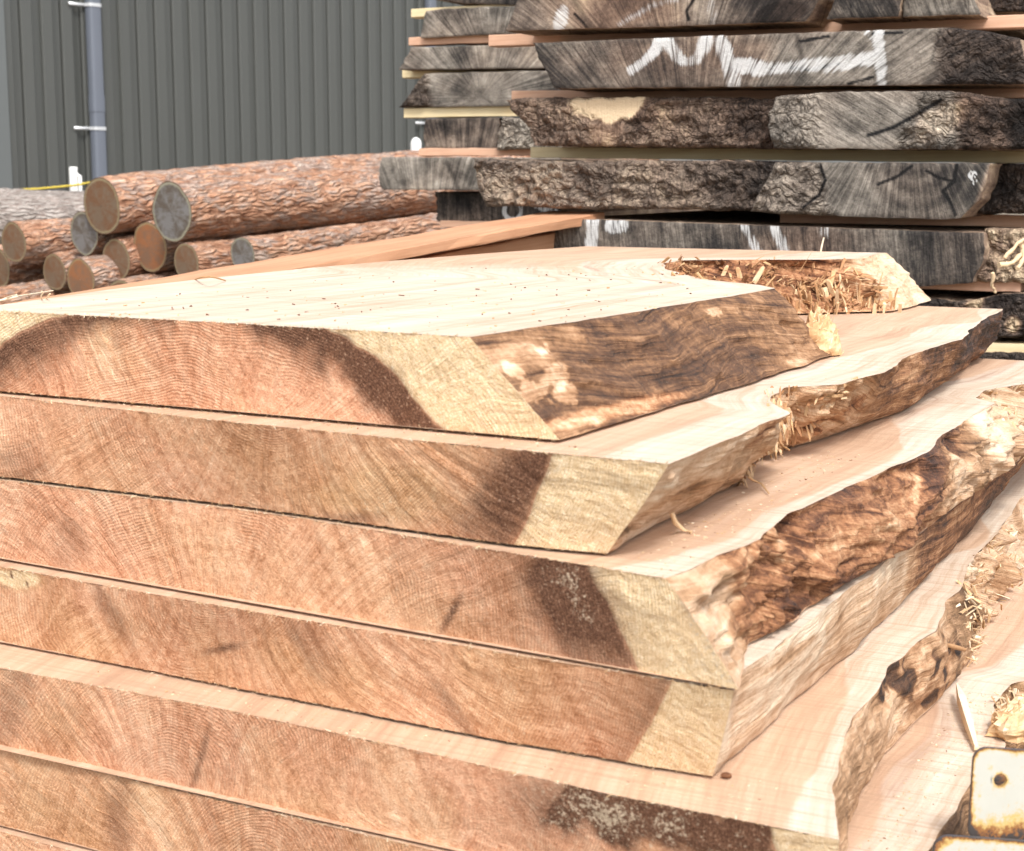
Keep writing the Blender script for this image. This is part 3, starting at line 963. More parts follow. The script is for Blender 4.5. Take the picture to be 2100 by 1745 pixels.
def fresh_slab(k, label, front_top, front_bot, edge_top, edge_bot, left, yend, sap, bulge=0.0, amp=0.004, rough_zone=None, dense=True):
    zt, zb = ZT[k], ZT[k] - TH + 0.0038
    ft = sorted(front_top); fb = sorted(front_bot)          # (X, Y)
    ftx, fty = np.array(ft).T
    fbx, fby = np.array(fb).T
    eY, eX = np.array(edge_top).T
    bY, bX = np.array(edge_bot).T
    lY, lX = np.array(left).T
    NV, NW = ((640, 34) if k < 3 else (420, 28)) if dense else (120, 12)
    v = np.linspace(0, 1, NV) ** 1.25
    # outline rows
    Yt = eY[0] + v * (yend - eY[0])
    Yb = bY[0] + v * (yend - bY[0])
    xt = np.interp(Yt, eY, eX) + 0.0035 * fbm(Yt * 14, k * 9.1, 0, 3, k)* sst(0, .03, v)
    xb = np.interp(Yb, bY, bX) + 0.0035 * fbm(Yb * 14, k * 7.7, 4, 3, k + 20)* sst(0, .03, v)
    # smooth the polyline corners a little
    ker = np.array([1, 2, 3, 2, 1.]) / 9
    for arr in (xt, xb):
        a0, a1 = arr[0], arr[-1]
        pad = np.concatenate([[a0] * 2, arr, [a1] * 2])
        arr[:] = np.convolve(pad, ker, 'valid'); arr[0] = a0; arr[-1] = a1
    ww = np.linspace(0, 1, NW)
    E = np.zeros((NV, NW, 3))
    for j, q in enumerate(ww):
        E[:, j, 0] = xt * (1 - q) + xb * q + bulge * 4 * q * (1 - q) * (.12 + .88 * sst(0, .14, v))
        E[:, j, 1] = Yt * (1 - q) + Yb * q
        E[:, j, 2] = zt * (1 - q) + zb * q
    Yg, Zg = E[..., 1], E[..., 2]
    fade = np.minimum(sst(0, .12, ww), sst(0, .12, 1 - ww))[None, :] * .85 + .15
    warp = 0.016 * fbm(Yg * 3.6, Zg * 3, k, 2, 200 + k)
    if k == 0:      # grain lifts over the swelling before the tip
        warp = .6 * warp - 0.020 * np.exp(-((Yg - 1.93) / .16) ** 2) + .006 * np.exp(-((Yg - 1.6) / .12) ** 2)
    d = amp * (1.2 * fbm(Yg * 9, (Zg + warp) * 30, k, 3, 120 + k) + .8 * ridged(Yg * 16, (Zg + warp) * 75, k, 3, 140 + k) - .4)
    rg = {0: .0005, 1: .0012, 2: .0024, 3: .0004, 4: .0015}.get(k, .0012)
    d = d + rg * (fbm(Yg * 45, Zg * 60, k, 3, 181 + k, .6) + .6 * fbm(Yg * 25, Zg * 110, k, 2, 191 + k))
    if rough_zone:
        for y0, y1, a in rough_zone:
            z = sst(y0, y0 + .05, Yg) * (1 - sst(y1 - .05, y1, Yg))
            d = d + z * a * (fbm(Yg * 30, Zg * 22, k, 4, 170 + k, .6) - .35)
    front_hold = sst(0, .012, v)[:, None] * .9 + .1
    E[..., 0] += d * fade * front_hold
    tone, red = live_attrs(k, E)
    G = np.stack([Yg, Zg + warp + .3 * d, np.full_like(Yg, k * 3.1)], -1)
    org = np.array([(left[0][1] + eX[0]) / 2, (eY[0] + yend) / 2, zb])
    root = thing('timber_slab', label, 'slab', tuple(org), 'freshly sawn slabs in the front stack')
    mb = MB()
    mb.grid(E, 0, flip=True, tone=tone, red=red, grain=G)
    mb.build('live_edge', M['edge'], root, org)

    mb = MB()
    # sawn end
    NU = 300 if dense else 60
    uu = np.linspace(0, 1, NU)
    P = np.zeros((NU, NW, 3))
    for j, q in enumerate(ww):
        xr = E[0, j, 0]
        xl = np.interp(ftx[0], [ftx[0]], [ftx[0]])
        X = xl + uu * (xr - xl)
        yt = np.interp(X, ftx, fty); yb = np.interp(X, fbx, fby)
        Yv = yt * (1 - q) + yb * q
        Yv += (E[0, j, 1] - Yv[-1]) * uu ** 8
        P[:, j, 0] = X; P[:, j, 1] = Yv; P[:, j, 2] = zt * (1 - q) + zb * q
    att = end_attrs(k, P)
    sv = att['saw']
    dz = 0.0012 * fbm(sv[..., 0] * 60, sv[..., 1] * 8, k, 3, 7 + k) + .0007 * fbm(P[..., 0] * 160, P[..., 2] * 160, k, 2, 9)
    hold = sst(0, .01, 1 - uu)[:, None]
    P[..., 1] += dz * hold
    # ragged saw arris along the top
    P[:, 0, 2] += 0.0007 * fbm(P[:, 0, 0] * 220, k, 0, 2, 15 + k) * hold[:, 0]
    mb.grid(P, 0, flip=False, **att)
    # top
    NT_ = 70 if dense else 20
    us = 1 - (1 - np.linspace(0, 1, NT_)) ** 1.6
    xl_row = np.interp(Yt, lY, lX)
    T = np.zeros((NV, NT_, 3))
    fshear = lambda X: np.interp(X, ftx, fty)
    for i in range(NV):
        X = xl_row[i] + us * (xt[i] - xl_row[i])
        T[i, :, 0] = X
        T[i, :, 1] = Yt[i] + (1 - v[i]) * (fshear(X) - fshear(xt[0]))
    T[..., 2] = zt
    de = (xt[:, None] - T[..., 0])
    lo = fbm(T[..., 0] * 5, T[..., 1] * 2, k, 3, 31 + k)
    heart = sst(-.02, .02, de - sap * (1 + .35 * lo) - .03 * lo)
    if k == 0:      # the top board is nearly all pale wood, pinker toward its far end
        heart = heart * (.30 + .55 * sst(2.2, 3.1, T[..., 1] + .3 * lo))
    stn = .8 * np.exp(-((de - sap - .02) / .012) ** 2) * sst(0, .6, lo) + .35 * sst(.3, .8, fbm(T[..., 0] * 16, T[..., 1] * 2.2, k, 3, 37 + k)) * heart
    GT = np.stack([T[..., 0] - .75 * (xt[:, None] - xt[0]), T[..., 1], np.full_like(lo, k * 4.4)], -1)
    mb.grid(T, 1, flip=True, heart=heart, stain=stn, grain=GT)
    # underside, far end, left side
    Bm = np.zeros((NV, 2, 3))
    Bm[:, 0, 0] = xl_row; Bm[:, 1, 0] = xb
    Bm[:, 0, 1] = Yt + (1 - v) * (fshear(xl_row) - fshear(xt[0])); Bm[:, 1, 1] = Yb
    Bm[..., 2] = zb
    gB = np.stack([Bm[..., 0], Bm[..., 1], Bm[..., 2]], -1)
    mb.grid(Bm, 1, flip=False, heart=np.ones((NV, 2)), stain=np.zeros((NV, 2)), grain=gB)
    Lm = np.stack([T[:, 0], Bm[:, 0]], 1)
    mb.grid(Lm, 1, flip=False, heart=np.zeros((NV, 2)), stain=np.zeros((NV, 2)), grain=Lm)
    bk = np.stack([T[-1, ::6], np.stack([T[-1, ::6, 0], T[-1, ::6, 1], np.full(len(T[-1, ::6]), zb)], -1)], 1)
    bk[-1, :, 0] = (xt[-1], xb[-1]) if abs(bk[-1, 0, 0] - xt[-1]) < .05 else bk[-1, :, 0]
    z2 = np.zeros(bk.shape[:2])
    mb.grid(bk, 1, flip=True, heart=z2 + 1, stain=z2, grain=bk)
    mb.build('sawn_board', [M['end'], M['top']], root, org)
    # torn fibres along the sawn arris
    fm = MB()
    n = 420
    ii = RNG.integers(0, NU - 1, n)
    C = P[ii, 0] + RNG.normal(size=(n, 3)) * (.001, .0006, .0004)
    D = RNG.normal(size=(n, 3)) * (.7, .5, .5) + (0, -.4, .35)
    shards(fm, C, D, RNG.uniform(.002, .007, n) , RNG.uniform(.0004, .0011, n), RNG.uniform(.6, 1, n))
    n = 260
    ii = RNG.integers(0, NU - 1, n)
    C = P[ii, -1] + RNG.normal(size=(n, 3)) * (.001, .0006, .0004)
    D = RNG.normal(size=(n, 3)) * (.7, .5, .5) + (0, -.4, -.1)
    shards(fm, C, D, RNG.uniform(.002, .006, n), RNG.uniform(.0004, .001, n), RNG.uniform(.35, .9, n))
    tag(fm.build('torn_fibres', M['splint'], root, org, smooth=False), None, kind='stuff')
    return root, org, E

LEFT = [(1.0, -1.62), (3.6, -1.62)]
def fl(pts, k, bottom=False):
    return [(x, y) for y, x in wpts(pts, k, bottom)]

# 1: top slab with the big rotten notch
r1, o1, E1 = fresh_slab(0, 'topmost fresh slab, with a big splintered rotten notch in its dark wavy edge',
    fl([(-85, 633), (0, 638), (500, 664), (963, 691)], 0), fl([(-85, 801), (0, 808), (600, 860), (1147, 910)], 0, True),
    wpts([(963, 691), (1120, 668), (1288, 642), (1594, 591)], 0) + [(2.23, -.72), (2.32, -.845), (2.524, -.986), (2.70, -1.06), (2.819, -1.07), (2.90, -.97), (2.97, -.84), (3.03, -.792), (3.191, -.794), (3.4, -.80)],
    wpts([(1147, 910), (1385, 837), (1661, 751), (1710, 729)], 0, True) + [(2.28, -.70), (2.36, -.80), (2.55, -.90), (2.75, -.92), (2.85, -.86), (2.908, -.809), (2.997, -.706), (3.277, -.696), (3.4, -.70)],
    [(1.38, -1.447), (1.452, -1.455), (1.7, -1.512), (1.991, -1.546), (2.3, -1.562), (2.553, -1.555), (2.9, -1.53), (3.296, -1.485), (3.4, -1.48)],
    3.30, 0.13, bulge=.004, amp=.006, rough_zone=[(2.24, 3.04, .05)])
r2, o2, E2 = fresh_slab(1, 'second fresh slab from the top, pale edged with a frayed rotten pocket mid way',
    fl([(-200, 788), (0, 812), (500, 868), (1050, 922), (1372, 951)], 1), fl([(-200, 962), (0, 983), (500, 1045), (1050, 1124), (1245, 1143)], 1, True),
    wpts([(1372, 951), (1500, 900), (1618, 848), (1580, 822), (1607, 794), (1721, 788), (1808, 764), (1878, 723), (1970, 696), (2008, 658), (2050, 640), (2059, 634)], 1) + [(3.4, -.53)],
    wpts([(1245, 1143), (1494, 1005), (1580, 929), (1645, 918), (1851, 848), (1938, 788)], 1, True) + [(3.0, -.565), (3.4, -.58)],
    LEFT, 3.19, 0.085, bulge=.012, amp=.006, rough_zone=[(1.70, 2.05, .03)])
r3, o3, E3 = fresh_slab(2, 'third fresh slab from the top, reddish brown bark edge and mouldy pale corner',
    fl([(-200, 955), (0, 984), (600, 1060), (1200, 1159), (1364, 1186)], 2), fl([(-200, 1115), (0, 1149), (600, 1253), (1050, 1335), (1515, 1422)], 2, True),
    wpts([(1364, 1186), (1423, 1165), (1466, 1138), (1558, 1105), (1586, 1083), (1618, 1054), (1824, 962), (1905, 924), (1921, 902), (1986, 859), (2040, 826), (1997, 815), (2024, 799), (2100, 788)], 2) + [(3.0, -.41), (3.4, -.41)],
    wpts([(1515, 1422), (1531, 1354), (1537, 1327), (1640, 1278), (1661, 1251), (1808, 1159), (1905, 1087), (1938, 1059), (2046, 978), (2100, 940)], 2, True) + [(3.0, -.38), (3.4, -.38)],
    LEFT, 3.19, 0.07, bulge=.022, amp=.010, rough_zone=[(1.42, 1.66, .03), (2.55, 2.95, .045)])
r4, o4, E4 = fresh_slab(3, 'fourth fresh slab from the top, with smooth cream coloured edge',
    fl([(-200, 1126), (0, 1162), (300, 1216), (600, 1268), (875, 1312), (1050, 1342), (1505, 1416)], 3), fl([(-200, 1282), (0, 1320), (1050, 1530), (1461, 1600)], 3, True),
    wpts([(1505, 1416), (1521, 1381), (1634, 1295), (1743, 1202), (1775, 1186)], 3) + [(2.1, -.425), (2.5, -.42), (3.4, -.41)],
    wpts([(1461, 1600), (1499, 1560), (1721, 1365), (1883, 1203), (1992, 1089), (2067, 989)], 3, True) + [(3.4, -.48)],
    LEFT, 3.18, 0.08, bulge=.008, amp=.003)
r5, o5, E5 = fresh_slab(4, 'fifth fresh slab from the top, wavy edge with dark bark patches and mouldy end',
    fl([(-200, 1336), (0, 1370), (450, 1453), (850, 1538), (1234, 1625), (1721, 1722)], 4), [(-1.48, 1.292), (-1.323, 1.286), (-1.009, 1.282), (-.715, 1.276), (-.335, 1.27)],
    wpts([(1721, 1722), (1716, 1663), (1705, 1619), (1721, 1565), (1748, 1468), (1797, 1419), (1818, 1370), (1916, 1295), (1938, 1240), (1965, 1213), (1992, 1148), (2046, 1094), (2100, 1010)], 4) + [(3.4, -.43)],
    [(1.27, -.335), (1.36, -.35)] + wpts([(1729, 1733), (1743, 1684), (1775, 1609), (1808, 1560), (1954, 1408), (1986, 1365), (1992, 1295)], 4, True) + [(2.45, -.40), (3.4, -.40)],
    LEFT, 3.18, 0.06, bulge=.012, amp=.006, rough_zone=[(2.12, 2.6, .04)])
r6, o6, E6 = fresh_slab(5, 'sixth fresh slab from the top, wide, with splinter heap at its right edge',
    [(-1.48, 1.288), (-1.315, 1.282), (-.8, 1.270), (-.29, 1.262)], [(-1.48, 1.290), (-1.315, 1.286), (-.8, 1.276), (-.31, 1.27)],
    [(1.262, -.29), (1.40, -.30), (1.488, -.297), (1.60, -.29), (1.699, -.293), (1.82, -.275), (1.90, -.292), (1.96, -.315), (2.06, -.31), (2.12, -.27), (2.3, -.26), (3.4, -.27)],
    [(1.27, -.31), (1.45, -.305), (1.7, -.302), (1.95, -.31), (2.2, -.28), (3.4, -.27)],
    LEFT, 3.2, 0.055, bulge=.012, amp=.005, rough_zone=[(1.88, 2.14, .03)])
r7, o7, E7 = fresh_slab(6, 'lowest fresh slab in view, just a corner at the bottom left',
    [(-1.62, 1.285), (-.3, 1.25)], [(-1.62, 1.285), (-.3, 1.25)],
    [(1.25, -.30), (2.2, -.28), (3.4, -.3)], [(1.25, -.32), (2.2, -.30), (3.4, -.3)], LEFT, 3.2, .08, dense=False)
r8, o8, E8 = fresh_slab(7, 'bottom fresh slab of the front stack, lying on the bearers',
    [(-1.62, 1.30), (-.3, 1.28)], [(-1.62, 1.30), (-.3, 1.28)],
    [(1.28, -.34), (2.2, -.32), (3.4, -.34)], [(1.28, -.32), (2.2, -.30), (3.4, -.3)], LEFT, 3.2, .08, dense=False)
for y in (1.6, 2.25, 2.9):
    mb = MB()
    bevel_board(mb, 1.5, .1, ZT[7] - TH - .002 + .02, Matrix.Translation((-1.75, y, -.02)), 10, .004, .002, int(y * 10))
    tag(mb.build('bearer', [M['pink'], M['pink']]), {1.6: 'timber bearer under the near end of the fresh slabs', 2.25: 'timber bearer under the middle of the fresh slabs', 2.9: 'timber bearer under the far end of the fresh slabs'}[y], 'bearer', 'bearers under the front stack')

# ------------------------------------------------------------------ splintered pockets
def along(pts, n, jit):
    pts = np.array(pts, float)
    seg = np.linalg.norm(np.diff(pts, axis=0), axis=1)
    c = np.concatenate([[0], np.cumsum(seg)])
    t = RNG.uniform(0, c[-1], n)
    out = np.stack([np.interp(t, c, pts[:, i]) for i in range(3)], -1)
    return out + RNG.normal(size=(n, 3)) * jit

def pocket(root, org, E, y0, y1, n, dmean, dj, lmin, lmax, wmin, wmax, t0, t1, push=0.004, w0=0.05, w1=0.98, name='splinters'):
    sel = np.where((E[:, 0, 1] > y0) & (E[:, 0, 1] < y1))[0]
    i = RNG.choice(sel, n)
    j = RNG.integers(int(w0 * E.shape[1]), int(w1 * (E.shape[1] - 1)) + 1, n)
    C = E[i, j] + RNG.normal(size=(n, 3)) * (.006, .006, .003)
    C[:, 0] += push
    D = np.array(dmean)[None] + RNG.normal(size=(n, 3)) * dj * .22
    for c in range(3):      # neighbouring slivers lean the same way
        D[:, c] += dj * .8 * fbm(C[:, 0] * 16 + c * 31, C[:, 1] * 16, C[:, 2] * 16, 2, 60 + c)
    mb = MB()
    L = RNG.uniform(lmin, lmax, n) * RNG.uniform(.4, 1, n)
    shards(mb, C, D, L, RNG.uniform(wmin, wmax, n), RNG.uniform(t0, t1, n), .35)
    return tag(mb.build(name, M['splint'], root, org, smooth=False), None, kind='stuff')

pocket(r1, o1, E1, 2.30, 3.02, 1000, (.35, -.25, .04), .7, .018, .050, .003, .013, .05, .62, .005, .08)
pocket(r1, o1, E1, 2.30, 3.00, 420, (.25, -.3, .3), 1.2, .010, .035, .002, .006, .2, .85, .012, .3)
pocket(r1, o1, E1, 2.74, 3.03, 120, (.05, -.25, .9), .35, .030, .060, .006, .016, .35, .85, .012, .5)
pocket(r2, o2, E2, 1.70, 1.98, 260, (.15, -.6, -.5), .7, .012, .035, .003, .010, .2, .8, .001)
pocket(r2, o2, E2, 1.70, 1.80, 90, (.2, -.5, -.7), .35, .02, .045, .002, .006, .35, .85, .005)
pocket(r3, o3, E3, 2.58, 2.95, 420, (.4, -.4, .3), 1.2, .010, .035, .001, .006, .5, 1.0)
pocket(r5, o5, E5, 2.08, 2.60, 340, (.5, -.3, .2), 1.2, .010, .035, .001, .006, .6, 1.0, .006)
pocket(r6, o6, E6, 1.88, 2.14, 420, (.4, -.5, .3), 1.2, .010, .035, .001, .006, .55, 1.0, .006)

# big separate splinters standing in the notch of the top slab
def chip(px, py, px2, py2, wd_px, depth, tone, root, org, name='splinter', tail=0.5, dd=0.0):
    a, b = ondepth(px, py, depth), ondepth(px2, py2, depth + dd)
    D = (b - a); L = D.length; D.normalize()
    view = a.normalized()
    A = D.cross(view).normalized()
    B = D.cross(A)
    wdt = wd_px / F * depth
    V, T = [], []
    n = 7
    prof = np.array([(-.5, -.12), (-.2, -.2), (.2, -.18), (.5, -.05), (.45, .15), (-.1, .2), (-.48, .14)])
    for q in (0, .15, .5, .85, 1):
        sc = {0: .85, .15: 1, .5: .95, .85: .7 + tail * .3, 1: tail}[q]
        for (x, y) in prof:
            p = a + D * (L * (q + random.uniform(-.02, .02))) + A * (x * wdt * sc) + B * (y * wdt * sc * 1.2)
            V.append(list(p)); T.append(tone + random.uniform(-.12, .12))
    Fq = []
    for i in range(4):
        for j in range(n):
            Fq.append((i * n + j, i * n + (j + 1) % n, (i + 1) * n + (j + 1) % n, (i + 1) * n + j))
    mb = MB()
    mb.raw(V, Fq, tone=T)
    o0 = 4 * n
    for base in (0, o0):
        tri = [(base, base + i, base + i + 1) for i in range(1, n - 1)]
        mb.f.append(np.array(tri)); mb.m.append(np.zeros(len(tri)))
    return mb.build(name, M['splint'], root, org, smooth=False)

def dz(px, py, z):
    """viewing depth of the photo point on the level z"""
    X, Y = onz(px, py, z)
    return float(Y * CA - X * SA) * 1.0

for (a, b, c, d, wpx, tn, dep) in [
    (1478, 574, 1492, 544, 9, .72, 3.0), (1520, 577, 1512, 548, 11, .6, 3.0), (1546, 580, 1566, 547, 11, .76, 2.98),
    (1620, 565, 1640, 540, 7, .97, 3.1), (1790, 610, 1775, 545, 26, .45, 3.28), (1765, 600, 1748, 550, 20, .55, 3.3),
    (1740, 585, 1716, 548, 14, .6, 3.3), (1690, 590, 1735, 572, 16, .7, 3.2), (1830, 640, 1828, 590, 9, .7, 3.3),
    (1812, 640, 1808, 600, 10, .75, 3.3), (1790, 642, 1792, 610, 9, .8, 3.28), (1770, 642, 1768, 615, 11, .72, 3.26),
    (1750, 642, 1752, 618, 9, .78, 3.24), (1846, 640, 1836, 575, 12, .62, 3.33), (1700, 560, 1665, 545, 18, .5, 3.25)]:
    chip(a, b, c, d, wpx, dep, tn, r1, o1)
for (a, b, c, d, wpx, tn, dep) in [
    (1585, 822, 1600, 796, 6, .9, 2.12), (1612, 845, 1585, 824, 7, .95, 2.1), (1640, 905, 1650, 850, 9, .8, 2.14), (1600, 915, 1632, 855, 9, .75, 2.1),
    (1655, 912, 1672, 850, 10, .85, 2.15), (1585, 930, 1610, 880, 7, .7, 2.06), (1830, 770, 1806, 752, 5, .9, 2.45)]:
    chip(a, b, c, d, wpx, dep, tn, r2, o2)

# loose pale lump of broken wood lying on the second slab behind the top slab's tip
def lump(px, py, rx, ry, z, label, name, tone, seed):
    X, Y = onz(px, py, z)
    X, Y = float(X), float(Y)
    d = Y * CA - X * SA
    r, h = rx / F * d, ry / F * d
    t = thing(name, label, 'wood chunk', (X, Y, z))
    n, m_ = 28, 18
    th = np.linspace(0, 2 * math.pi, n, endpoint=False)[None, :]
    ph = np.linspace(0, math.pi / 2, m_)[:, None]
    rr = 1 + .28 * fbm(np.cos(th) * 2 * np.cos(ph) + 0 * ph, np.sin(th) * 2 * np.cos(ph), np.sin(ph) * 2 + 0 * th, 4, seed, .6)
    P = np.stack([r * rr * np.cos(th) * np.cos(ph), r * 1.3 * rr * np.sin(th) * np.cos(ph), h * rr * np.sin(ph) * np.ones_like(th)], -1)
    mb = MB()
    mb.grid(P, wrap=True, tone=np.clip(tone + .25 * fbm(P[..., 0] * 40, P[..., 2] * 90, P[..., 1] * 20, 3, seed), 0, 1))
    mb.build('core', M['splint'], t, smooth=False)
    mb = MB()
    k = 70
    i, j = RNG.integers(0, m_, k), RNG.integers(0, n, k)
    D = RNG.normal(size=(k, 3)) * .4 + (.3, .5, .5)
    shards(mb, P[i, j], D, RNG.uniform(.006, .022, k), RNG.uniform(.001, .005, k), RNG.uniform(.55, .9, k))
    tag(mb.build('fibres', M['splint'], t, smooth=False), None, kind='stuff')
    return t
lump(1680, 725, 42, 85, ZT[1] + .002, 'pale broken lump of wood on the second slab, behind the tip of the top slab', 'wood_chunk', .62, 5)
lump(2085, 1500, 60, 60, ZT[5] + .002, 'frayed pale heap of broken wood on the sixth slab above the white bracket', 'wood_chunk', .68, 8)

def stick(pts, r, label, tone, name='wood_splinter'):
    """loose slivers: list of 3-D points"""
    c = pts[0]
    mb = MB()
    P = [p - c for p in pts]
    n = len(P)
    tube(mb, P, [r * (1 - .6 * abs(i / (n - 1) - .4)) for i in range(n)], 6, 0, True)
    o = mb.build(name, M['splint'])
    at = o.data.attributes.new('tone', 'FLOAT', 'POINT')
    at.data.foreach_set('value', np.full(len(o.data.vertices), tone, np.float32))
    o.location = c
    return tag(o, label, 'splinter', 'loose splinters lying on the fresh slabs')
def zpt(px, py, z):
    X, Y = onz(px, py, z)
    return Vector((float(X), float(Y), z))
# flat triangular offcut stick on the sixth slab
p0, p1 = zpt(2003, 1538, ZT[5] + .004), zpt(1962, 1405, ZT[5] + .016)
stk = thing('wood_splinter', 'long flat pale splinter on the sixth slab, pointing at the white bracket', 'splinter', p0, 'loose splinters lying on the fresh slabs')
D = (p1 - p0); A = Vector((D.y, -D.x, 0)).normalized()
mb = MB()
V = []
for q, wq, hq in ((0, .003, .005), (.3, .006, .010), (.7, .0065, .011), (1, .001, .003)):
    c = D * q
    for s_, hh in ((-1, 0), (1, 0), (.5, hq), (-.8, hq)):
        V.append(list(c + A * (s_ * wq) + Vector((0, 0, hh))))
Fq = []
for i in range(3):
    for j in range(4):
        Fq.append((i * 4 + j, i * 4 + (j + 1) % 4, i * 4 + 4 + (j + 1) % 4, i * 4 + 4 + j))
Fq += [(3, 2, 1, 0), (12, 13, 14, 15)]
mb.raw(V, Fq, tone=[.8 + .15 * ((i % 4) > 1) for i in range(16)])
mb.build('sliver', M['splint'], stk, smooth=False)

stick([zpt(1482, 1625, ZT[4] + .003), zpt(1499, 1588, ZT[4] + .004)][0:1] + [zpt(1490, 1591, ZT[4] + .004), zpt(1500, 1590, ZT[4] + .003)] if False else [zpt(1481, 1590, ZT[4] + .003), zpt(1490, 1590, ZT[4] + .004), zpt(1499, 1591, ZT[4] + .003)], .0034, 'short dark brown chip on the fifth slab near the corner above', .0)
a = zpt(1683, 516, ZT[0]); 
stick([a, a + Vector((.002, 0, .012)), a + Vector((.006, 0, .03))], .0022, 'white needle splinter standing upright at the far edge of the top slab', 1.0)
a = zpt(400, 573, ZT[0])
stick([a, zpt(415, 568, ZT[0] + .012), zpt(430, 567, ZT[0] + .016), zpt(445, 570, ZT[0] + .010), zpt(462, 575, ZT[0] + .002)], .0016, 'curled orange shaving at the far edge of the top slab', .5)
a = zpt(1385, 1052, ZT[2] + .03)
stick([zpt(1378, 1052, ZT[1] - .075), zpt(1385, 1072, ZT[1] - .085), zpt(1400, 1085, ZT[2] + .004), zpt(1418, 1092, ZT[2] + .002)], .003, 'curled tan shaving hanging off the edge of the second slab', .72)
stick([zpt(1535, 978, ZT[2] + .02), zpt(1545, 985, ZT[2] + .012), zpt(1562, 992, ZT[2] + .006), zpt(1577, 1012, ZT[2] + .003)], .0014, 'thin curved fibre lying on the third slab under the frayed pocket', .55)
stick([zpt(1940, 1322, ZT[4] - .03), zpt(1958, 1327, ZT[4] - .04), zpt(1978, 1332, ZT[4] - .05)], .004, 'short orange splinter jutting from the wavy edge of the fifth slab', .4)
stick([zpt(0, 606, ZT[0]) + Vector((0, .1, 0)), zpt(10, 612, ZT[0] + .004), zpt(34, 604, ZT[0] + .012)], .0014, 'thin straw coloured sliver at the left end of the top slab', .95)
stick([zpt(-10, 618, ZT[0] + .001), zpt(14, 613, ZT[0] + .004), zpt(36, 608, ZT[0] + .006)], .0018, 'second straw coloured sliver at the left end of the top slab', .95)
stick([zpt(86, 614, ZT[0]), zpt(84, 607, ZT[0] + .006), zpt(88, 601, ZT[0] + .012), zpt(86, 597, ZT[0] + .016)], .0011, 'curly pale fibre on the left edge of the top slab', .95)
stick([zpt(95, 613, ZT[0]), zpt(100, 605, ZT[0] + .008), zpt(103, 602, ZT[0] + .01)], .0013, 'short pale sliver beside the curly fibre on the top slab', .9)

# sawdust and bark crumbs on the top slab
mb = MB()
n = 300
px = RNG.uniform(60, 1500, n); py = RNG.uniform(545, 690, n)
ok = []
for x, y in zip(px, py):
    if y > 625 - .094 * x + 6 and y < 640 + .05 * x - 6 and y < 690 - .15 * (x - 960):
        ok.append((x, y))
C = np.array([[*map(float, onz(x, y, ZT[0] + .0008)), ZT[0] + .0008] for x, y in ok])
D = RNG.normal(size=C.shape) * (1, 1, .05)
k = len(C)
tn = np.where(RNG.uniform(size=k) < .4, RNG.uniform(-.3, -.1, k), RNG.uniform(.45, .8, k))
shards(mb, C, D, RNG.uniform(.0015, .005, k) * np.where(RNG.uniform(size=k) < .1, 1.7, 1), RNG.uniform(.001, .003, k), tn, .5)
# on the lower ledges too
for kk, (xa, xb_) in ((1, (-1.3, -.55)), (2, (-.9, -.5)), (4, (-1.3, -.4)), (5, (-1.3, -.32))):
    n = 260
    X = RNG.uniform(xa, xb_, n); Yv = RNG.uniform(1.27, 1.40, n) if kk in (1, 4, 5) else RNG.uniform(1.3, 2.0, n)
    if kk == 1: Yv = 1.335 - (X + .6) * .06 + RNG.uniform(0, .03, n)
    if kk == 4: X = RNG.uniform(-1.2, -.40, n); Yv = 1.262 - (X + .6) * .03 + RNG.uniform(0.004, .09, n)
    if kk == 2: X = RNG.uniform(-.56, -.50, n)
    if kk == 5: X = RNG.uniform(-.36, -.31, n); Yv = RNG.uniform(1.45, 2.0, n)
    C = np.stack([X, Yv, np.full(n, ZT[kk] + .0006)], -1)
    shards(mb, C, RNG.normal(size=C.shape) * (1, 1, .05), RNG.uniform(.001, .004, n), RNG.uniform(.0006, .0018, n), np.where(RNG.uniform(size=n) < .12, .1, RNG.uniform(.6, 1, n)), .4)
tag(mb.build('sawdust', M['splint'], smooth=False), 'sawdust and dark bark crumbs scattered on the fresh slabs', 'sawdust', kind='stuff')

# ------------------------------------------------------------------ rusty white bracket
def rounded(w0, w1, h0, h1, r, n=8):
    pts = []
    for cx, cy, a0 in ((w1 - r, h0 + r, -90), (w1 - r, h1 - r, 0), (w0 + r, h1 - r, 90), (w0 + r, h0 + r, 180)):
        for i in range(n):
            a = math.radians(a0 + 90 * i / (n - 1))
            pts.append((cx + r * math.cos(a), cy + r * math.sin(a)))
    return pts

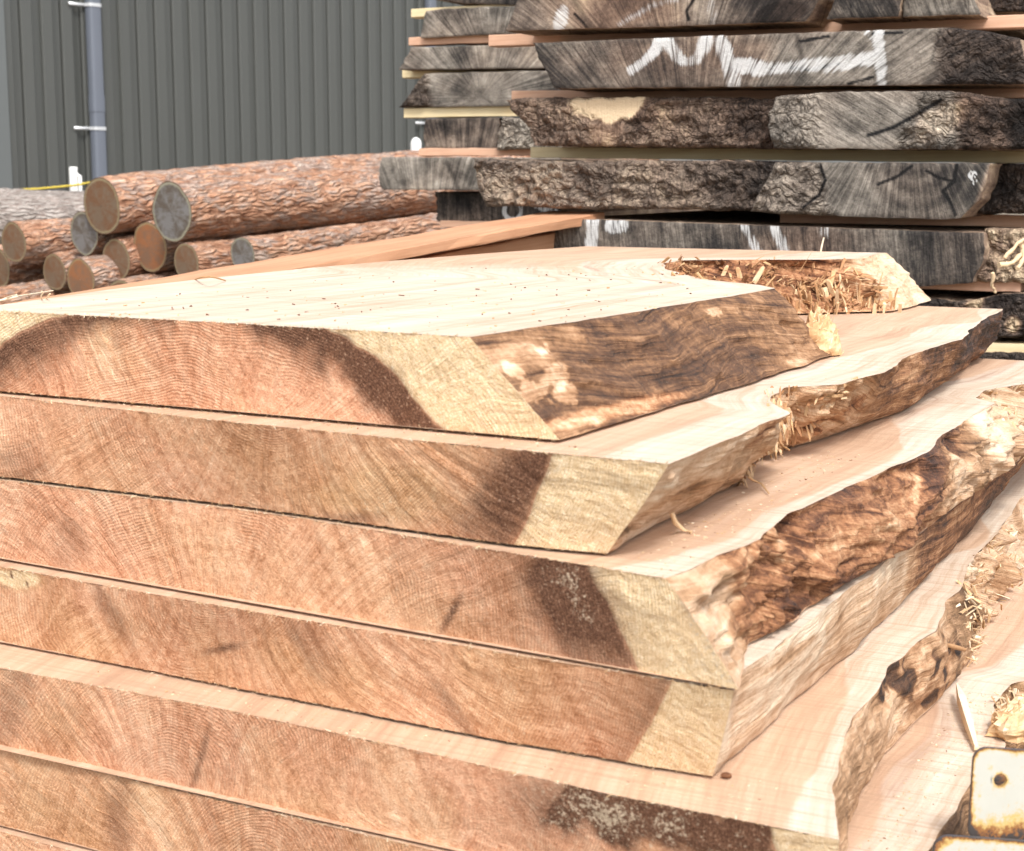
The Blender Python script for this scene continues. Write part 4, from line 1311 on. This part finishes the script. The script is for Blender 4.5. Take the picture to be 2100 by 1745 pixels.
def plate(mb, pts, hole, thick, Mx, wear=.010):
    """flat plate in local x,z; front at y=0; hole = (x,z,r) or None; attribute rim rises toward edges"""
    dense_ = []
    for p, q in zip(pts, pts[1:] + pts[:1]):
        k_ = max(1, int(math.dist(p, q) / .004))
        dense_ += [(p[0] + (q[0] - p[0]) * i / k_, p[1] + (q[1] - p[1]) * i / k_) for i in range(k_)]
    pts = np.array(dense_)
    n = len(pts)
    c = np.array(hole[:2]) if hole else pts.mean(0)
    rings = [pts]
    for s in (.93, .86, .75, .6, .45, .3):
        rings.append(c + (pts - c) * s)
    if hole:
        rings = [r for r in rings]
        d = pts - c
        rings.append(c + d / np.linalg.norm(d, axis=1)[:, None] * hole[2] * 1.5)
        rings.append(c + d / np.linalg.norm(d, axis=1)[:, None] * hole[2])
    else:
        rings.append(np.repeat(c[None], n, 0))
    R = np.array(Mx)
    def tr(Q): return Q @ R[:3, :3].T + R[:3, 3]
    lo_z, hi_z = pts[:, 1].min(), pts[:, 1].max()
    def rimv(q, i):
        e = {0: .7, 1: .28, 2: .08}.get(i, 0.0)
        if hole and i >= len(rings) - 1: e = .5
        if hole and i == len(rings) - 2: e = .12
        return e + .62 * sst(.48, .10, (q[:, 1] - lo_z) / (hi_z - lo_z))
    for y, fl_ in ((0.0, False), (thick, True)):
        G = np.stack([np.stack([r[:, 0], np.full(n, y), r[:, 1]], -1) for r in rings])
        A = np.stack([rimv(r, i) for i, r in enumerate(rings)])
        mb.grid(tr(G), 0, flip=fl_, wrap=True, rim=A)
    E_ = np.stack([np.stack([pts[:, 0], np.full(n, y), pts[:, 1]], -1) for y in (thick, 0.0)])
    mb.grid(tr(E_), 1, wrap=True, rim=np.ones((2, n)))
    if hole:
        hh = rings[-1]
        E_ = np.stack([np.stack([hh[:, 0], np.full(n, y), hh[:, 1]], -1) for y in (0.0, thick)])
        mb.grid(tr(E_), 0, wrap=True, rim=np.full((2, n), .6))

bd = 1.44
ba = ondepth(1988, 1690, bd)
brk = thing('steel_bracket', 'chipped white painted steel bracket with rust stains and a bolt hole', 'bracket', ba)
sc_ = bd / F
facing = Matrix.Rotation(AZ + math.radians(-3), 4, 'Z') @ Matrix.Rotation(math.radians(3), 4, 'Y') @ Matrix.Rotation(math.radians(-8), 4, 'X')
mb = MB()
plate(mb, rounded(0, 330 * sc_, -40 * sc_, 168 * sc_, 30 * sc_), (60 * sc_, 100 * sc_, 14 * sc_), .006, facing)
mb.build('upper_plate', [M['rust'], M['steel']], brk, smooth=False)
mb = MB()
plate(mb, rounded(-85 * sc_, 330 * sc_, -200 * sc_, -16 * sc_, 34 * sc_), None, .006, Matrix.Translation(facing @ Vector((0, -.022, 0))) @ facing)
mb.build('lower_plate', [M['rust'], M['steel']], brk, smooth=False)
mb = MB()
V = box_v(20 * sc_, 300 * sc_, -.015, .001, -110 * sc_, -34 * sc_)
R = np.array(facing)
mb.raw(V @ R[:3, :3].T + R[:3, 3], BOXF, rim=np.full(8, .5))
mb.build('spacer', [M['rust']], brk, smooth=False)
mb = MB()
V = box_v(60 * sc_, 130 * sc_, .007, .06, -ba.z / 1.0, 60 * sc_)
R2 = np.array(Matrix.Rotation(AZ, 4, 'Z'))
mb.raw(V @ R2[:3, :3].T, BOXF, rim=np.full(8, .6))
mb.build('post', [M['rust']], brk, smooth=False)

# ------------------------------------------------------------------ dark weathered stacks
def seg_d(px, py, pts):
    d = np.full(px.shape, 1e9)
    for (x0, y0), (x1, y1) in zip(pts[:-1], pts[1:]):
        vx, vy = x1 - x0, y1 - y0
        t = np.clip(((px - x0) * vx + (py - y0) * vy) / (vx * vx + vy * vy + 1e-9), 0, 1)
        d = np.minimum(d, np.hypot(px - x0 - t * vx, py - y0 - t * vy))
    return d

def dark_slab(label, top, bot, L, R, Yp, tone=.4, red=.2, bark=0.0, amp=.003, depth=1.9, group=None, fn=None, slant=0.0, gdir=90, name='weathered_slab', step=.0045, drop=0.0):
    top, bot, L, R = [np.array(a, float) for a in (top, bot, L, R)]
    nt_ = 34
    t = np.linspace(0, 1, nt_)
    Lx = np.interp(t, np.linspace(0, 1, len(L)) if len(L) > 2 else [0, 1], L[:, 0])
    Rx = np.interp(t, np.linspace(0, 1, len(R)) if len(R) > 2 else [0, 1], R[:, 0])
    wpx = (R[:, 0].max() - L[:, 0].min())
    ns = int(np.clip(wpx / F * Yp * 1.1 / step, 20, 330))
    s = np.linspace(0, 1, ns)[:, None]
    x = Lx[None] * (1 - s) + Rx[None] * s
    x = x + (2.0 * fbm(t[None] * 9 + 0 * s, Yp * 31 + L[0, 0], 0, 3, 3)) * (1 - s) + (2.0 * fbm(t[None] * 9 + 0 * s, Yp * 17 + R[0, 0], 9, 3, 4)) * s
    yt = np.interp(x, top[:, 0], top[:, 1]) + (.8 + 1.6 * bark) * fbm(x / 22, Yp * 5 + top[0, 1], 0, 3, 5)
    yb = np.interp(x, bot[:, 0], bot[:, 1]) + (.8 + 1.0 * bark) * fbm(x / 25, Yp * 5 + bot[0, 1], 3, 3, 6)
    y = yt * (1 - t[None]) + yb * t[None]
    X, Z = onY(x, y, Yp)
    P = np.stack([X, np.full_like(X, Yp), Z], -1)
    px, py = x, y
    lo = fbm(X * 4, Z * 6, Yp * 3 + top[0, 0] * .01, 3, 301)
    mid = fbm(X * 14, Z * 18, Yp * 3 + top[0, 0] * .01, 3, 311)
    A = dict(tone=np.full_like(X, tone) + .12 * lo, red=np.clip(np.full_like(X, red) + .25 * lo, 0, 1), bark=np.full_like(X, bark), paint=np.zeros_like(X))
    A['_lo'], A['_mid'], A['amp'] = lo, mid, np.full_like(X, amp)
    if fn:
        fn(px, py, A)
    # relief; bark goes deep, sawn ends stay nearly flat; arrises are worn back
    sd_ = top[0, 0] * .013 + Yp
    wx = X + .06 * fbm(X * 7, Z * 7, sd_, 3, 321)
    wz = Z + .06 * fbm(X * 7 + 40, Z * 7, sd_, 3, 322)
    rel = A['bark'] * A['amp'] * (1.1 * ridged(wx * 9, wz * 19, sd_, 5, 331) + .8 * fbm(X * 45, Z * 45, sd_, 3, 341)) + .002 * mid
    edge = np.minimum(np.minimum(s, 1 - s) * (wpx / 60), np.minimum(t, 1 - t)[None] * 1.6)
    rnd = (.010 * A['bark'] + .003) * np.clip(1 - edge / .12, 0, 1) ** 2
    P[..., 1] += -.72 * rel + rnd
    ca, sa = math.cos(math.radians(gdir)), math.sin(math.radians(gdir))
    G = A.get('grain')
    if G is None:
        G = np.stack([X * sa + Z * ca, -X * ca + Z * sa, np.full_like(X, sd_)], -1)
    org = np.array([X.mean(), Yp + depth / 2, Z.min()])
    root = thing(name, label, 'slab', tuple(org), group)
    mb = MB()
    kw = {k_: np.clip(A[k_], -.2, 1.2) for k_ in ('tone', 'red', 'bark', 'paint')}
    mb.grid(P, 0, grain=G, **kw)
    mb.build('end_face' if bark < .6 else 'bark_face', M['dark'], root, org)
    # long body behind the end
    loop = np.concatenate([P[:, 0], P[-1, 1:], P[-2::-1, -1], P[0, -2:0:-1]])
    ys_ = np.array([0, .03, .3, .8, 1.3, depth])
    Bd = np.stack([loop + (0, q, 0) for q in ys_])
    for i in range(1, len(ys_)):
        Bd[i, :, 1] = Yp + ys_[i]
        cen = loop.mean(0)
        Bd[i, :, 0] += .01 * fbm(loop[:, 0] * 3, loop[:, 2] * 3, ys_[i] * 2, 2, 350)
        Bd[i, :, 0] += slant * ys_[i]
    mb = MB()
    sh = Bd.shape[:2]
    mb.grid(Bd, 0, wrap=True, flip=True, tone=np.full(sh, .62), red=np.full(sh, .95), bark=np.zeros(sh), paint=np.zeros(sh), grain=Bd)
    n_ = len(loop)
    # close the far end
    c = Bd[-1].mean(0)
    mb.raw(np.concatenate([Bd[-1], c[None]]), [(i, (i + 1) % n_, n_) for i in range(n_)], tone=np.full(n_ + 1, .5), red=np.ones(n_ + 1), bark=np.zeros(n_ + 1), paint=np.zeros(n_ + 1), grain=np.zeros((n_ + 1, 3)))
    mb.build('sawn_body', M['dark'], root, org)
    return root, org, P, px, py

def batten(px0, px1, y0, y1, Yp, label, m_='pink', depth=.07, group=None, name='batten', y2=None):
    X0, Zt = onY(px0, y0, Yp)
    _, Zb = onY(px0, y1, Yp)
    X1, _ = onY(px1, y0, Yp)
    X0, X1, Zt, Zb = map(float, (X0, X1, Zt, Zb))
    t = None
    mb = MB()
    Zr = float(onY(px1, y2, Yp)[1]) if y2 is not None else Zt
    bevel_board(mb, X1 - X0, depth, Zt - Zb, Matrix.Rotation(-math.atan2(Zr - Zt, X1 - X0), 4, 'Y'), 30, .002, .0012, int(px0))
    o = mb.build(name, [M[m_], M[m_]], None, smooth=False)
    o.location = (X0, Yp, Zb)
    return tag(o, label, 'batten', group)

GB = 'dark weathered slabs in the tall back stack'
GBs = 'battens between the slabs of the tall back stack'
YB = 4.37

def radial(cx, cy, k=.55, den=1350.):
    def f(px, py, A):
        r = np.hypot(px - cx, py - cy)
        ang = np.arctan2(px - cx, -(py - cy) + 1e-6)
        A['grain'] = np.stack([ang * k, r / den, np.full_like(r, cx * .01)], -1)
    return f

def crack(A, px, py, pts, wpx=2.2):
    A['tone'] -= 1.0 * np.exp(-(seg_d(px, py, pts) / wpx) ** 2)

def f_b0(px, py, A):
    radial(1400, 260)(px, py, A)
    A['tone'] += .28 * blob(px, py, 1160, 30, 60, 40, -40, .7, .3 * A['_mid']) + .22 * blob(px, py, 1440, 20, 60, 40, 0, .7, .3 * A['_mid'])
    A['red'] += .7 * blob(px, py, 1260, 20, 120, 45, 0, .7, .3 * A['_mid'])
    A['tone'] -= .18 * sst(1480, 1520, px)
    A['paint'] += .55 * blob(px, py, 1150, 40, 16, 30, 20, .5, .3 * A['_mid']) + .4 * np.exp(-(seg_d(px, py, [(1270, 50), (1340, 10), (1420, -10)]) / 11) ** 2) + .35 * blob(px, py, 1460, 25, 18, 40, 0, .5, .3 * A['_mid'])
    lens = blob(px, py, 1600, 28, 55, 24, -12, .15)
    A['tone'] -= .2 * lens; A['red'] += .5 * lens
    crack(A, px, py, [(1178, 28), (1195, 45), (1205, 60)]); crack(A, px, py, [(1425, -5), (1408, 22), (1412, 40)])
dark_slab('cracked dark slab cut by the top edge of the picture, on the tall back stack',
    [(1030, -62), (1700, -64)], [(1030, 63), (1075, 62), (1443, 51), (1690, 42)], [(1085, -62), (1035, 62)], [(1692, -62), (1684, 10), (1652, 44)], YB, .36, .35, fn=f_b0, group=GB)
dark_slab('dark slanted slab end right of the narrow gap at the top of the back stack',
    [(1690, -64), (1860, -66)], [(1690, 39), (1850, 33)], [(1738, -64), (1694, 38)], [(1846, -66), (1850, 20), (1843, 34)], YB + .03, .30, .4, group=GB, gdir=60)
dark_slab('grey streaked slab end at the top right of the back stack',
    [(1850, -66), (2020, -68)], [(1848, 34), (2012, 29)], [(1850, -66), (1853, 34)], [(1975, -68), (1990, -20), (2012, 29)], YB + .06, .45, .1, group=GB, gdir=70)
dark_slab('dark brown slab end at the top right corner behind the back stack',
    [(2000, -66), (2220, -70)], [(2000, 26), (2220, 20)], [(2014, -66), (2016, 27)], [(2220, -70), (2220, 20)], YB + .35, .22, .8, .5, .008, group=GB)
batten(1002, 2240, 72, 95, YB + .20, 'pink batten with bright left end under the topmost dark slabs', 'pink', .06, GBs, y2=24)

def f_b1(px, py, A):
    radial(1420, 420)(px, py, A)
    m = A['_mid']
    A['tone'] -= .10 * sst(1270, 1200, px)
    A['red'] += .65 * blob(px, py, 1400, 120, 170, 60, 0, .6, .3 * m)
    A['tone'] += .18 * blob(px, py, 1760, 110, 180, 60, 0, .6, .3 * m)
    dk = sst(1905, 1960, px + 12 * m)
    A['tone'] -= .25 * dk; A['red'] += .5 * dk; A['bark'] += .7 * dk; A['amp'] += .010 * dk
    pt = lambda pts, wd_: sst(wd_ * 1.75, wd_ * .5, seg_d(px, py, pts) + 4 * m) * (.74 + .3 * A['_lo'])
    p = np.maximum.reduce([pt([(1298, 143), (1318, 128), (1342, 104), (1352, 84)], 12), pt([(1352, 80), (1372, 86), (1384, 104), (1396, 122), (1412, 127), (1428, 120), (1440, 100), (1448, 80)], 13),
        .72 * pt([(1478, 82), (1492, 120), (1505, 180)], 15), .9 * pt([(1515, 132), (1570, 142), (1640, 136), (1720, 128), (1795, 118)], 15),
        .95 * pt([(1800, 62), (1806, 110), (1808, 178)], 13), .7 * pt([(1780, 66), (1800, 85)], 8)])
    A['paint'] = p
    crack(A, px, py, [(1620, 138), (1660, 143), (1720, 130)], 2.0); crack(A, px, py, [(1740, 172), (1790, 158)], 2.0)
    crack(A, px, py, [(1790, 70), (1850, 66)], 2.0); crack(A, px, py, [(1640, 85), (1700, 74)], 2.0)
dark_slab('grey slab end marked with white spray painted zigzag and crossbar',
    [(1085, 88), (1439, 74), (1781, 62), (1952, 56), (2024, 64), (2110, 82)], [(1090, 182), (1135, 181), (1443, 178), (1932, 174), (2110, 172)], [(1093, 87), (1104, 110), (1122, 150), (1136, 181)], [(2092, 80), (2104, 110), (2098, 172)], YB, .42, .15, fn=f_b1, group=GB, amp=.004)
batten(1049, 2240, 186, 204, YB + .22, 'pink batten under the white painted slab end', 'pink', .06, GBs, y2=179)

def f_b2(px, py, A):
    m = A['_mid']
    cut = blob(px, py, 1245, 222, 70, 26, 8, .25, .45 * m)
    cut = np.maximum(cut, blob(px, py, 1285, 212, 34, 34, 0, .3, .4 * m))
    A['tone'] += .75 * cut; A['red'] += .8 * cut; A['bark'] *= (1 - cut)
    A['tone'] -= .25 * blob(px, py, 1325, 240, 25, 30, 0, .5, .4 * m)
    b2 = blob(px, py, 1245, 270, 40, 30, 0, .4, .4 * m)
    A['bark'] *= (1 - .8 * b2); A['tone'] += .1 * b2; A['red'] += .3 * b2
    A['red'] += .45
    A['tone'] -= .2 * sst(1440, 1560, px)
dark_slab('rough brown bark slab with a pale axe cut patch on its edge',
    [(1030, 204), (1100, 200), (1443, 199), (1620, 202)], [(1030, 299), (1094, 299), (1443, 302), (1620, 304)], [(1038, 204), (1056, 232), (1086, 268), (1096, 299)], [(1618, 200), (1618, 304)], YB + .04, .50, .45, 1.0, .017, fn=f_b2, group=GB)
def f_b2b(px, py, A):
    m = A['_mid']
    lb = sst(1700, 1640, px + 10 * m)
    A['bark'] = np.maximum(lb, sst(1850, 1880, px + .5 * (py - 245) + 12 * m)) * .95
    A['tone'] += .1 * lb + .12 * blob(px, py, 1760, 250, 90, 45, -15, .6, .3 * m)
    pk = blob(px, py, 1925, 245, 75, 30, -25, .35, .5 * m)
    A['tone'] += .32 * pk; A['red'] += .5 * pk
    rt = sst(1945, 1985, px + 10 * m)
    A['tone'] -= .22 * rt; A['red'] += .75 * rt
    crack(A, px, py, [(1930, 205), (1880, 235), (1830, 262), (1780, 278)], 2.5)
    A['tone'] -= .3 * sst(2055, 2095, px)
dark_slab('grey slab end framed by lichen grey bark, right of the axe cut slab',
    [(1575, 198), (1680, 190), (1780, 187), (1965, 187), (2040, 198), (2140, 208)], [(1575, 304), (1750, 305), (2011, 307), (2140, 307)], [(1586, 197), (1577, 240), (1574, 270), (1584, 304)], [(2130, 205), (2138, 260), (2126, 307)], YB - .02, .52, .12, .5, .015, fn=f_b2b, group=GB, gdir=30)
batten(1088, 2240, 301, 323, YB + .22, 'pale yellow batten under the bark slabs of the back stack', 'pale', .06, GBs, y2=310)

def f_b3(px, py, A):
    A['red'] += .25
    A['tone'] += .08 * blob(px, py, 1050, 375, 90, 50, 0, .7, .3 * A['_mid'])
    A['tone'] -= .25 * sst(1400, 1560, px)
dark_slab('furrowed brown bark slab jutting left, above the long red plank',
    [(960, 325), (1100, 330), (1443, 329), (1620, 331)], [(960, 420), (992, 422), (1150, 427), (1443, 430), (1620, 434)], [(968, 325), (972, 358), (979, 391), (994, 422)], [(1612, 331), (1612, 434)], YB + .02, .52, .30, 1.0, .018, fn=f_b3, group=GB)
def f_b3b(px, py, A):
    m = A['_mid']
    radial(1860, 150)(px, py, A)
    lb = sst(1705, 1665, px - .25 * (py - 390) + 12 * m)
    A['bark'] = lb
    A['tone'] += .26 * lb; A['red'] += .3 * lb
    A['tone'] += .22 * blob(px, py, 1740, 380, 60, 60, -40, .7, .3 * m)
    A['tone'] -= .10 * blob(px, py, 1880, 380, 120, 50, 0, .6, .3 * m)
    r = np.hypot(px - 1880, py - 330)
    A['tone'] += .07 * np.sin(r / 5.5) * sst(90, 40, np.abs(r - 60))
    crack(A, px, py, [(1962, 338), (1956, 372), (1934, 392), (1950, 415), (1960, 440)], 2.4)
    crack(A, px, py, [(1956, 372), (1925, 364), (1900, 350)], 2.0); crack(A, px, py, [(1683, 340), (1693, 370), (1680, 400), (1650, 425)], 2.2)
    crack(A, px, py, [(1870, 340), (1840, 362), (1800, 378)], 2.0)
    sp = blob(px, py, 1998, 372, 10, 26, 0, .4, .9 * A['_mid'])
    A['paint'] += .9 * sp * (fbm(px / 4, py / 4, 0, 2, 71) > .05)
    rt = sst(2002, 2016, px + (py - 390) * .35)
    A['tone'] += .35 * rt; A['red'] += .8 * rt
dark_slab('dark ringed slab end with a jagged crack and pale bark on its left',
    [(1570, 332), (2040, 335)], [(1530, 434), (1760, 445), (1926, 450), (2040, 444)], [(1586, 332), (1572, 352), (1552, 392), (1538, 434)], [(2030, 335), (2024, 362), (2008, 400), (1972, 441)], YB - .03, .38, .08, .3, .016, fn=f_b3b, group=GB)
dark_slab('blackened rough slab end at the right edge beside the cracked ringed slab',
    [(2000, 336), (2220, 336)], [(2000, 438), (2220, 438)], [(2004, 336), (2004, 438)], [(2220, 336), (2220, 438)], YB + .12, .22, .6, 1.0, .018, group=GB)
batten(1600, 2240, 433, 456, YB + .22, 'pink batten under the ringed slab, brightest at the right edge', 'pink', .06, GBs, y2=444)

def f_b4(px, py, A):
    m = A['_mid']
    A['paint'] = np.maximum.reduce([.6 * sst(19, 9, np.abs(px - 1216 + .05 * (py - 450)) + 2 * m), .55 * blob(px, py, 1262, 462, 32, 16, 0, .4, .5 * m),
        .52 * sst(18, 5, np.abs(px - 1535 - .55 * (py - 480)) + 3 * m), .52 * sst(20, 5, np.abs(px - 1595 - .45 * (py - 480)) + 3 * m), .4 * sst(26, 6, np.abs(px - 1690) + 3 * m) * sst(505, 475, py)])
    A['red'] += .5 * blob(px, py, 1650, 500, 110, 50, 0, .7, .3 * m)
    A['tone'] += .10 * blob(px, py, 1800, 500, 70, 50, 20, .7, .3 * m)
    A['tone'] -= .14 * sst(1820, 1900, px)
dark_slab('charcoal slab end with white paint stripes just behind the fresh top slab',
    [(1140, 447), (1205, 450), (1443, 458), (2020, 478)], [(1100, 562), (1443, 576), (1880, 588), (2020, 578)], [(1150, 447), (1128, 500), (1112, 562)], [(2016, 478), (2020, 520), (2012, 555), (1992, 580)], YB - .02, .32, .1, fn=f_b4, group=GB, gdir=82)
def f_b4b(px, py, A):
    m = A['_mid']
    A['red'][:] = 1; A['tone'] += .3 * m
dark_slab('peeling tan bark piece at the right edge beside the charcoal slab',
    [(2005, 470), (2230, 470)], [(2000, 578), (2230, 582)], [(2018, 474), (2016, 530), (2000, 577)], [(2230, 470), (2230, 582)], YB + .03, .70, .9, .8, .03, fn=f_b4b, group=GB)
batten(1690, 2094, 563, 586, YB + .04, 'short pink batten under the charcoal slab, its end showing', 'pink', .07, GBs)
def f_b5(px, py, A):
    m = A['_mid']
    k = blob(px, py, 1998, 620, 26, 12, -20, .4, .5 * m) + blob(px, py, 2080, 668, 14, 14, 0, .4, .5 * m)
    A['tone'] += .6 * k; A['red'] += k
dark_slab('blackened rough slab at the right edge behind the fresh second slab',
    [(1700, 608), (1985, 617), (2050, 604), (2230, 600)], [(1700, 690), (2230, 693)], [(1720, 610), (1720, 690)], [(2230, 600), (2230, 693)], YB + .0, .20, .5, .9, .018, fn=f_b5, group=GB)
batten(1760, 2240, 690, 716, YB + .0, 'pale batten low at the right edge, behind the far end of the second slab', 'pale', .07, GBs)
dark_slab('lowest dark slab of the back stack, barely seen at the right edge',
    [(1700, 722), (2240, 726)], [(1700, 830), (2240, 836)], [(1720, 722), (1715, 830)], [(2240, 726), (2240, 836)], YB - .02, .25, .4, .8, .012, group=GB)
for y in (YB + .3, YB + 1.4):
    mb = MB()
    bevel_board(mb, 2.0, .12, .16, Matrix.Identity(4), 10, .004, .002, int(y * 10))
    o = mb.build('bearer', [M['pink'], M['pink']])
    zz = float(onY(1715, 832, YB)[1])
    o.location = (-2.35, y, zz - .16)
    tag(o, 'timber bearer under the near end of the tall back stack' if y < YB + 1 else 'timber bearer under the far end of the tall back stack', 'bearer', 'bearers under the tall back stack')

# peeled bark strips hanging at the right edge of the charcoal slab
t = thing('bark_strips', 'curled strips of peeled bark hanging at the right edge of the back stack', 'bark', ondepth(2070, 560, 4.1))
o_ = np.array(t.location)
for pts, r in (([(2050, 545), (2075, 540), (2095, 520), (2104, 495)], .010), ([(2085, 552), (2098, 535), (2100, 515), (2090, 495)], .008), ([(2060, 530), (2085, 500), (2110, 485)], .007), ([(2036, 560), (2034, 585), (2042, 600)], .006)):
    mb = MB()
    P = [ondepth(x, y, 4.10 + .01 * i) - t.location for i, (x, y) in enumerate(pts)]
    Q = []
    for a, b in zip(P[:-1], P[1:]):
        for q in range(4): Q.append(a.lerp(b, q / 4) + Vector((random.uniform(-1, 1), random.uniform(-1, 1), random.uniform(-1, 1))) * .002)
    Q.append(P[-1])
    tube(mb, Q, [r * random.uniform(.5, 1) for _ in Q], 6, 0, True)
    o = mb.build('strip', M['splint'], t)
    at = o.data.attributes.new('tone', 'FLOAT', 'POINT')
    at.data.foreach_set('value', np.full(len(o.data.vertices), .8, np.float32))

# ------------------------------------------------------------------ second dark stack, further back on the left
GC = 'grey slabs in the farther stack'
GCs = 'battens of the farther stack'
YC = 5.35
def f_c(cx, cy, br=0.0, brx=0):
    def f(px, py, A):
        radial(cx, cy)(px, py, A)
        A['tone'] += .16 * A['_mid']
        if brx:
            lb = sst(brx + 10, brx - 10, px + 6 * A['_mid'])
            A['bark'] = lb; A['red'] += .4 * lb; A['tone'] -= .12 * lb
    return f
dark_slab('dark slab underside at the top of the farther stack',
    [(870, -75), (1130, -80)], [(870, -4), (960, 7), (1130, 12)], [(886, -75), (880, -5)], [(1130, -80), (1130, 12)], YC, .25, .4, group=GC)
batten(843, 1140, 18, 36, YC + .02, 'short batten end showing uppermost at the left of the farther stack', 'pale', .06, GCs)
dark_slab('grey brown slab end uppermost in full view on the farther stack',
    [(860, 24), (905, 17), (1140, 9)], [(855, 78), (1000, 71), (1140, 67)], [(874, 22), (866, 50), (862, 78)], [(1140, 10), (1140, 67)], YC, .46, .2, fn=f_c(1010, 160), group=GC)
batten(838, 1140, 77, 94, YC + .03, 'orange tinted batten second from the top on the farther stack', 'pink', .06, GCs)
dark_slab('grey slab end with pale streaks and slanted left side on the farther stack',
    [(820, 97), (1000, 93), (1150, 93)], [(810, 143), (1150, 139)], [(842, 97), (830, 118), (818, 142)], [(1150, 93), (1150, 139)], YC, .50, .1, fn=f_c(1000, 230), group=GC)
batten(825, 1100, 143, 160, YC + .10, 'pale batten end poking out beside the bark sided grey slab', 'pale', .06, GCs)
dark_slab('grey swirled slab end with bark on its left side on the farther stack',
    [(840, 151), (1150, 144)], [(805, 220), (1060, 217), (1150, 217)], [(868, 151), (848, 180), (836, 205), (814, 220)], [(1150, 145), (1150, 217)], YC, .52, .08, fn=f_c(985, 200, 1, 880), group=GC, amp=.010)
batten(828, 1150, 222, 242, YC + .02, 'pale yellow batten jutting left above the dark brown slab', 'pale', .06, GCs)
dark_slab('dark brown slab end in the middle of the farther stack',
    [(860, 243), (1040, 241)], [(860, 304), (1040, 307)], [(874, 243), (867, 272), (871, 304)], [(1024, 241), (1024, 307)], YC + .02, .30, .3, fn=f_c(950, 500), group=GC)
dark_slab('light grey bark piece next to the dark brown slab on the farther stack',
    [(1010, 240), (1150, 240)], [(1010, 307), (1150, 308)], [(1030, 241), (1018, 260), (1016, 307)], [(1150, 240), (1150, 307)], YC - .02, .66, .05, 1.0, .014, group=GC)
batten(859, 1150, 304, 320, YC + .02, 'thin pink batten above the slab that juts farthest left', 'pink', .06, GCs)
dark_slab('grey yellowish slab end jutting farthest left of the farther stack',
    [(770, 322), (1150, 323)], [(770, 388), (1150, 392)], [(783, 322), (777, 345), (777, 370), (782, 388)], [(1150, 323), (1150, 392)], YC - .05, .54, .06, fn=f_c(880, 600), group=GC)
def f_c6(px, py, A):
    A['paint'] = .7 * sst(7, 3, np.abs(np.hypot(px - 1052, py - 432) - 18)) * sst(1080, 1060, px) + .5 * blob(px, py, 1125, 430, 30, 8, 20, .4, .4 * A['_mid'])
dark_slab('slab end coloured dark for shadow, with a white paint ring, low in the farther stack',
    [(885, 394), (1150, 394)], [(885, 452), (1150, 458)], [(893, 394), (896, 420), (894, 452)], [(1150, 394), (1150, 458)], YC + .03, .20, .2, fn=f_c6, group=GC)  # low tone puts the shadow on this slab end into its colour
batten(903, 1150, 452, 466, YC + .03, 'thin batten low in the farther stack behind the red plank', 'pink', .06, GCs)
for i in range(3):
    y0 = 468 + i * 78
    dark_slab(['dark slab low in the farther stack, behind the red plank', 'second lowest slab of the farther stack, hidden by the red plank', 'lowest slab of the farther stack, hidden behind the fresh slabs'][i],
        [(900, y0), (1150, y0 + 2)], [(900, y0 + 74), (1150, y0 + 76)], [(908, y0), (906, y0 + 74)], [(1150, y0), (1150, y0 + 74)], YC, .24, .3, group=GC)

# ------------------------------------------------------------------ long red planks leaning out of the back stack
def plank(a, b, thick, width, label, off=(0, 0, 0), name='long_plank'):
    a, b = Vector(a), Vector(b)
    D = (b - a)
    L = D.length
    X = D.normalized()
    Yv = Vector((0, 0, 1)).cross(X).normalized()
    Zv = X.cross(Yv)
    Mx = Matrix((X, Yv, Zv)).transposed()
    mb = MB()
    bevel_board(mb, L, width, thick, Matrix.Identity(4), 40, .003, .002, 3)
    o = mb.build(name, [M['orange'], M['orange']], None, smooth=False)
    o.matrix_world = Matrix.Translation(a + Vector(off) - Zv * thick) @ Mx.to_4x4()
    return tag(o, label, 'plank', 'long red planks beside the back stack')
pa = ondepth(1240, 435, 4.86)
pb = ondepth(330, 598, 3.55)
pl_end = pb + (pb - pa).normalized() * 0.5
plank(pl_end, pa, .028, .22, 'long orange red plank slanting up from behind the top slab into the back stack')
plank(pl_end + Vector((0, 0.0, 0)), pa + Vector((0, 0, 0)), .075, .10, 'shaded red plank directly under the long slanting plank', (-.06, .15, -.038))
X = Vector((0, 0, 0))
for q, lab in ((.12, 'timber block propping the low end of the long red planks'), (.62, 'timber block propping the middle of the long red planks')):
    p = pl_end.lerp(pa, q)
    gz = float(ground_z(p.x, p.y + .1))
    mb = MB()
    bevel_board(mb, .3, .12, p.z - .14 - gz, Matrix.Identity(4), 8, .004, .002, int(q * 50))
    o = mb.build('prop_block', [M['pink'], M['pink']], None, smooth=False)
    o.location = (p.x - .1, p.y + .1, gz)
    tag(o, lab, 'timber block')
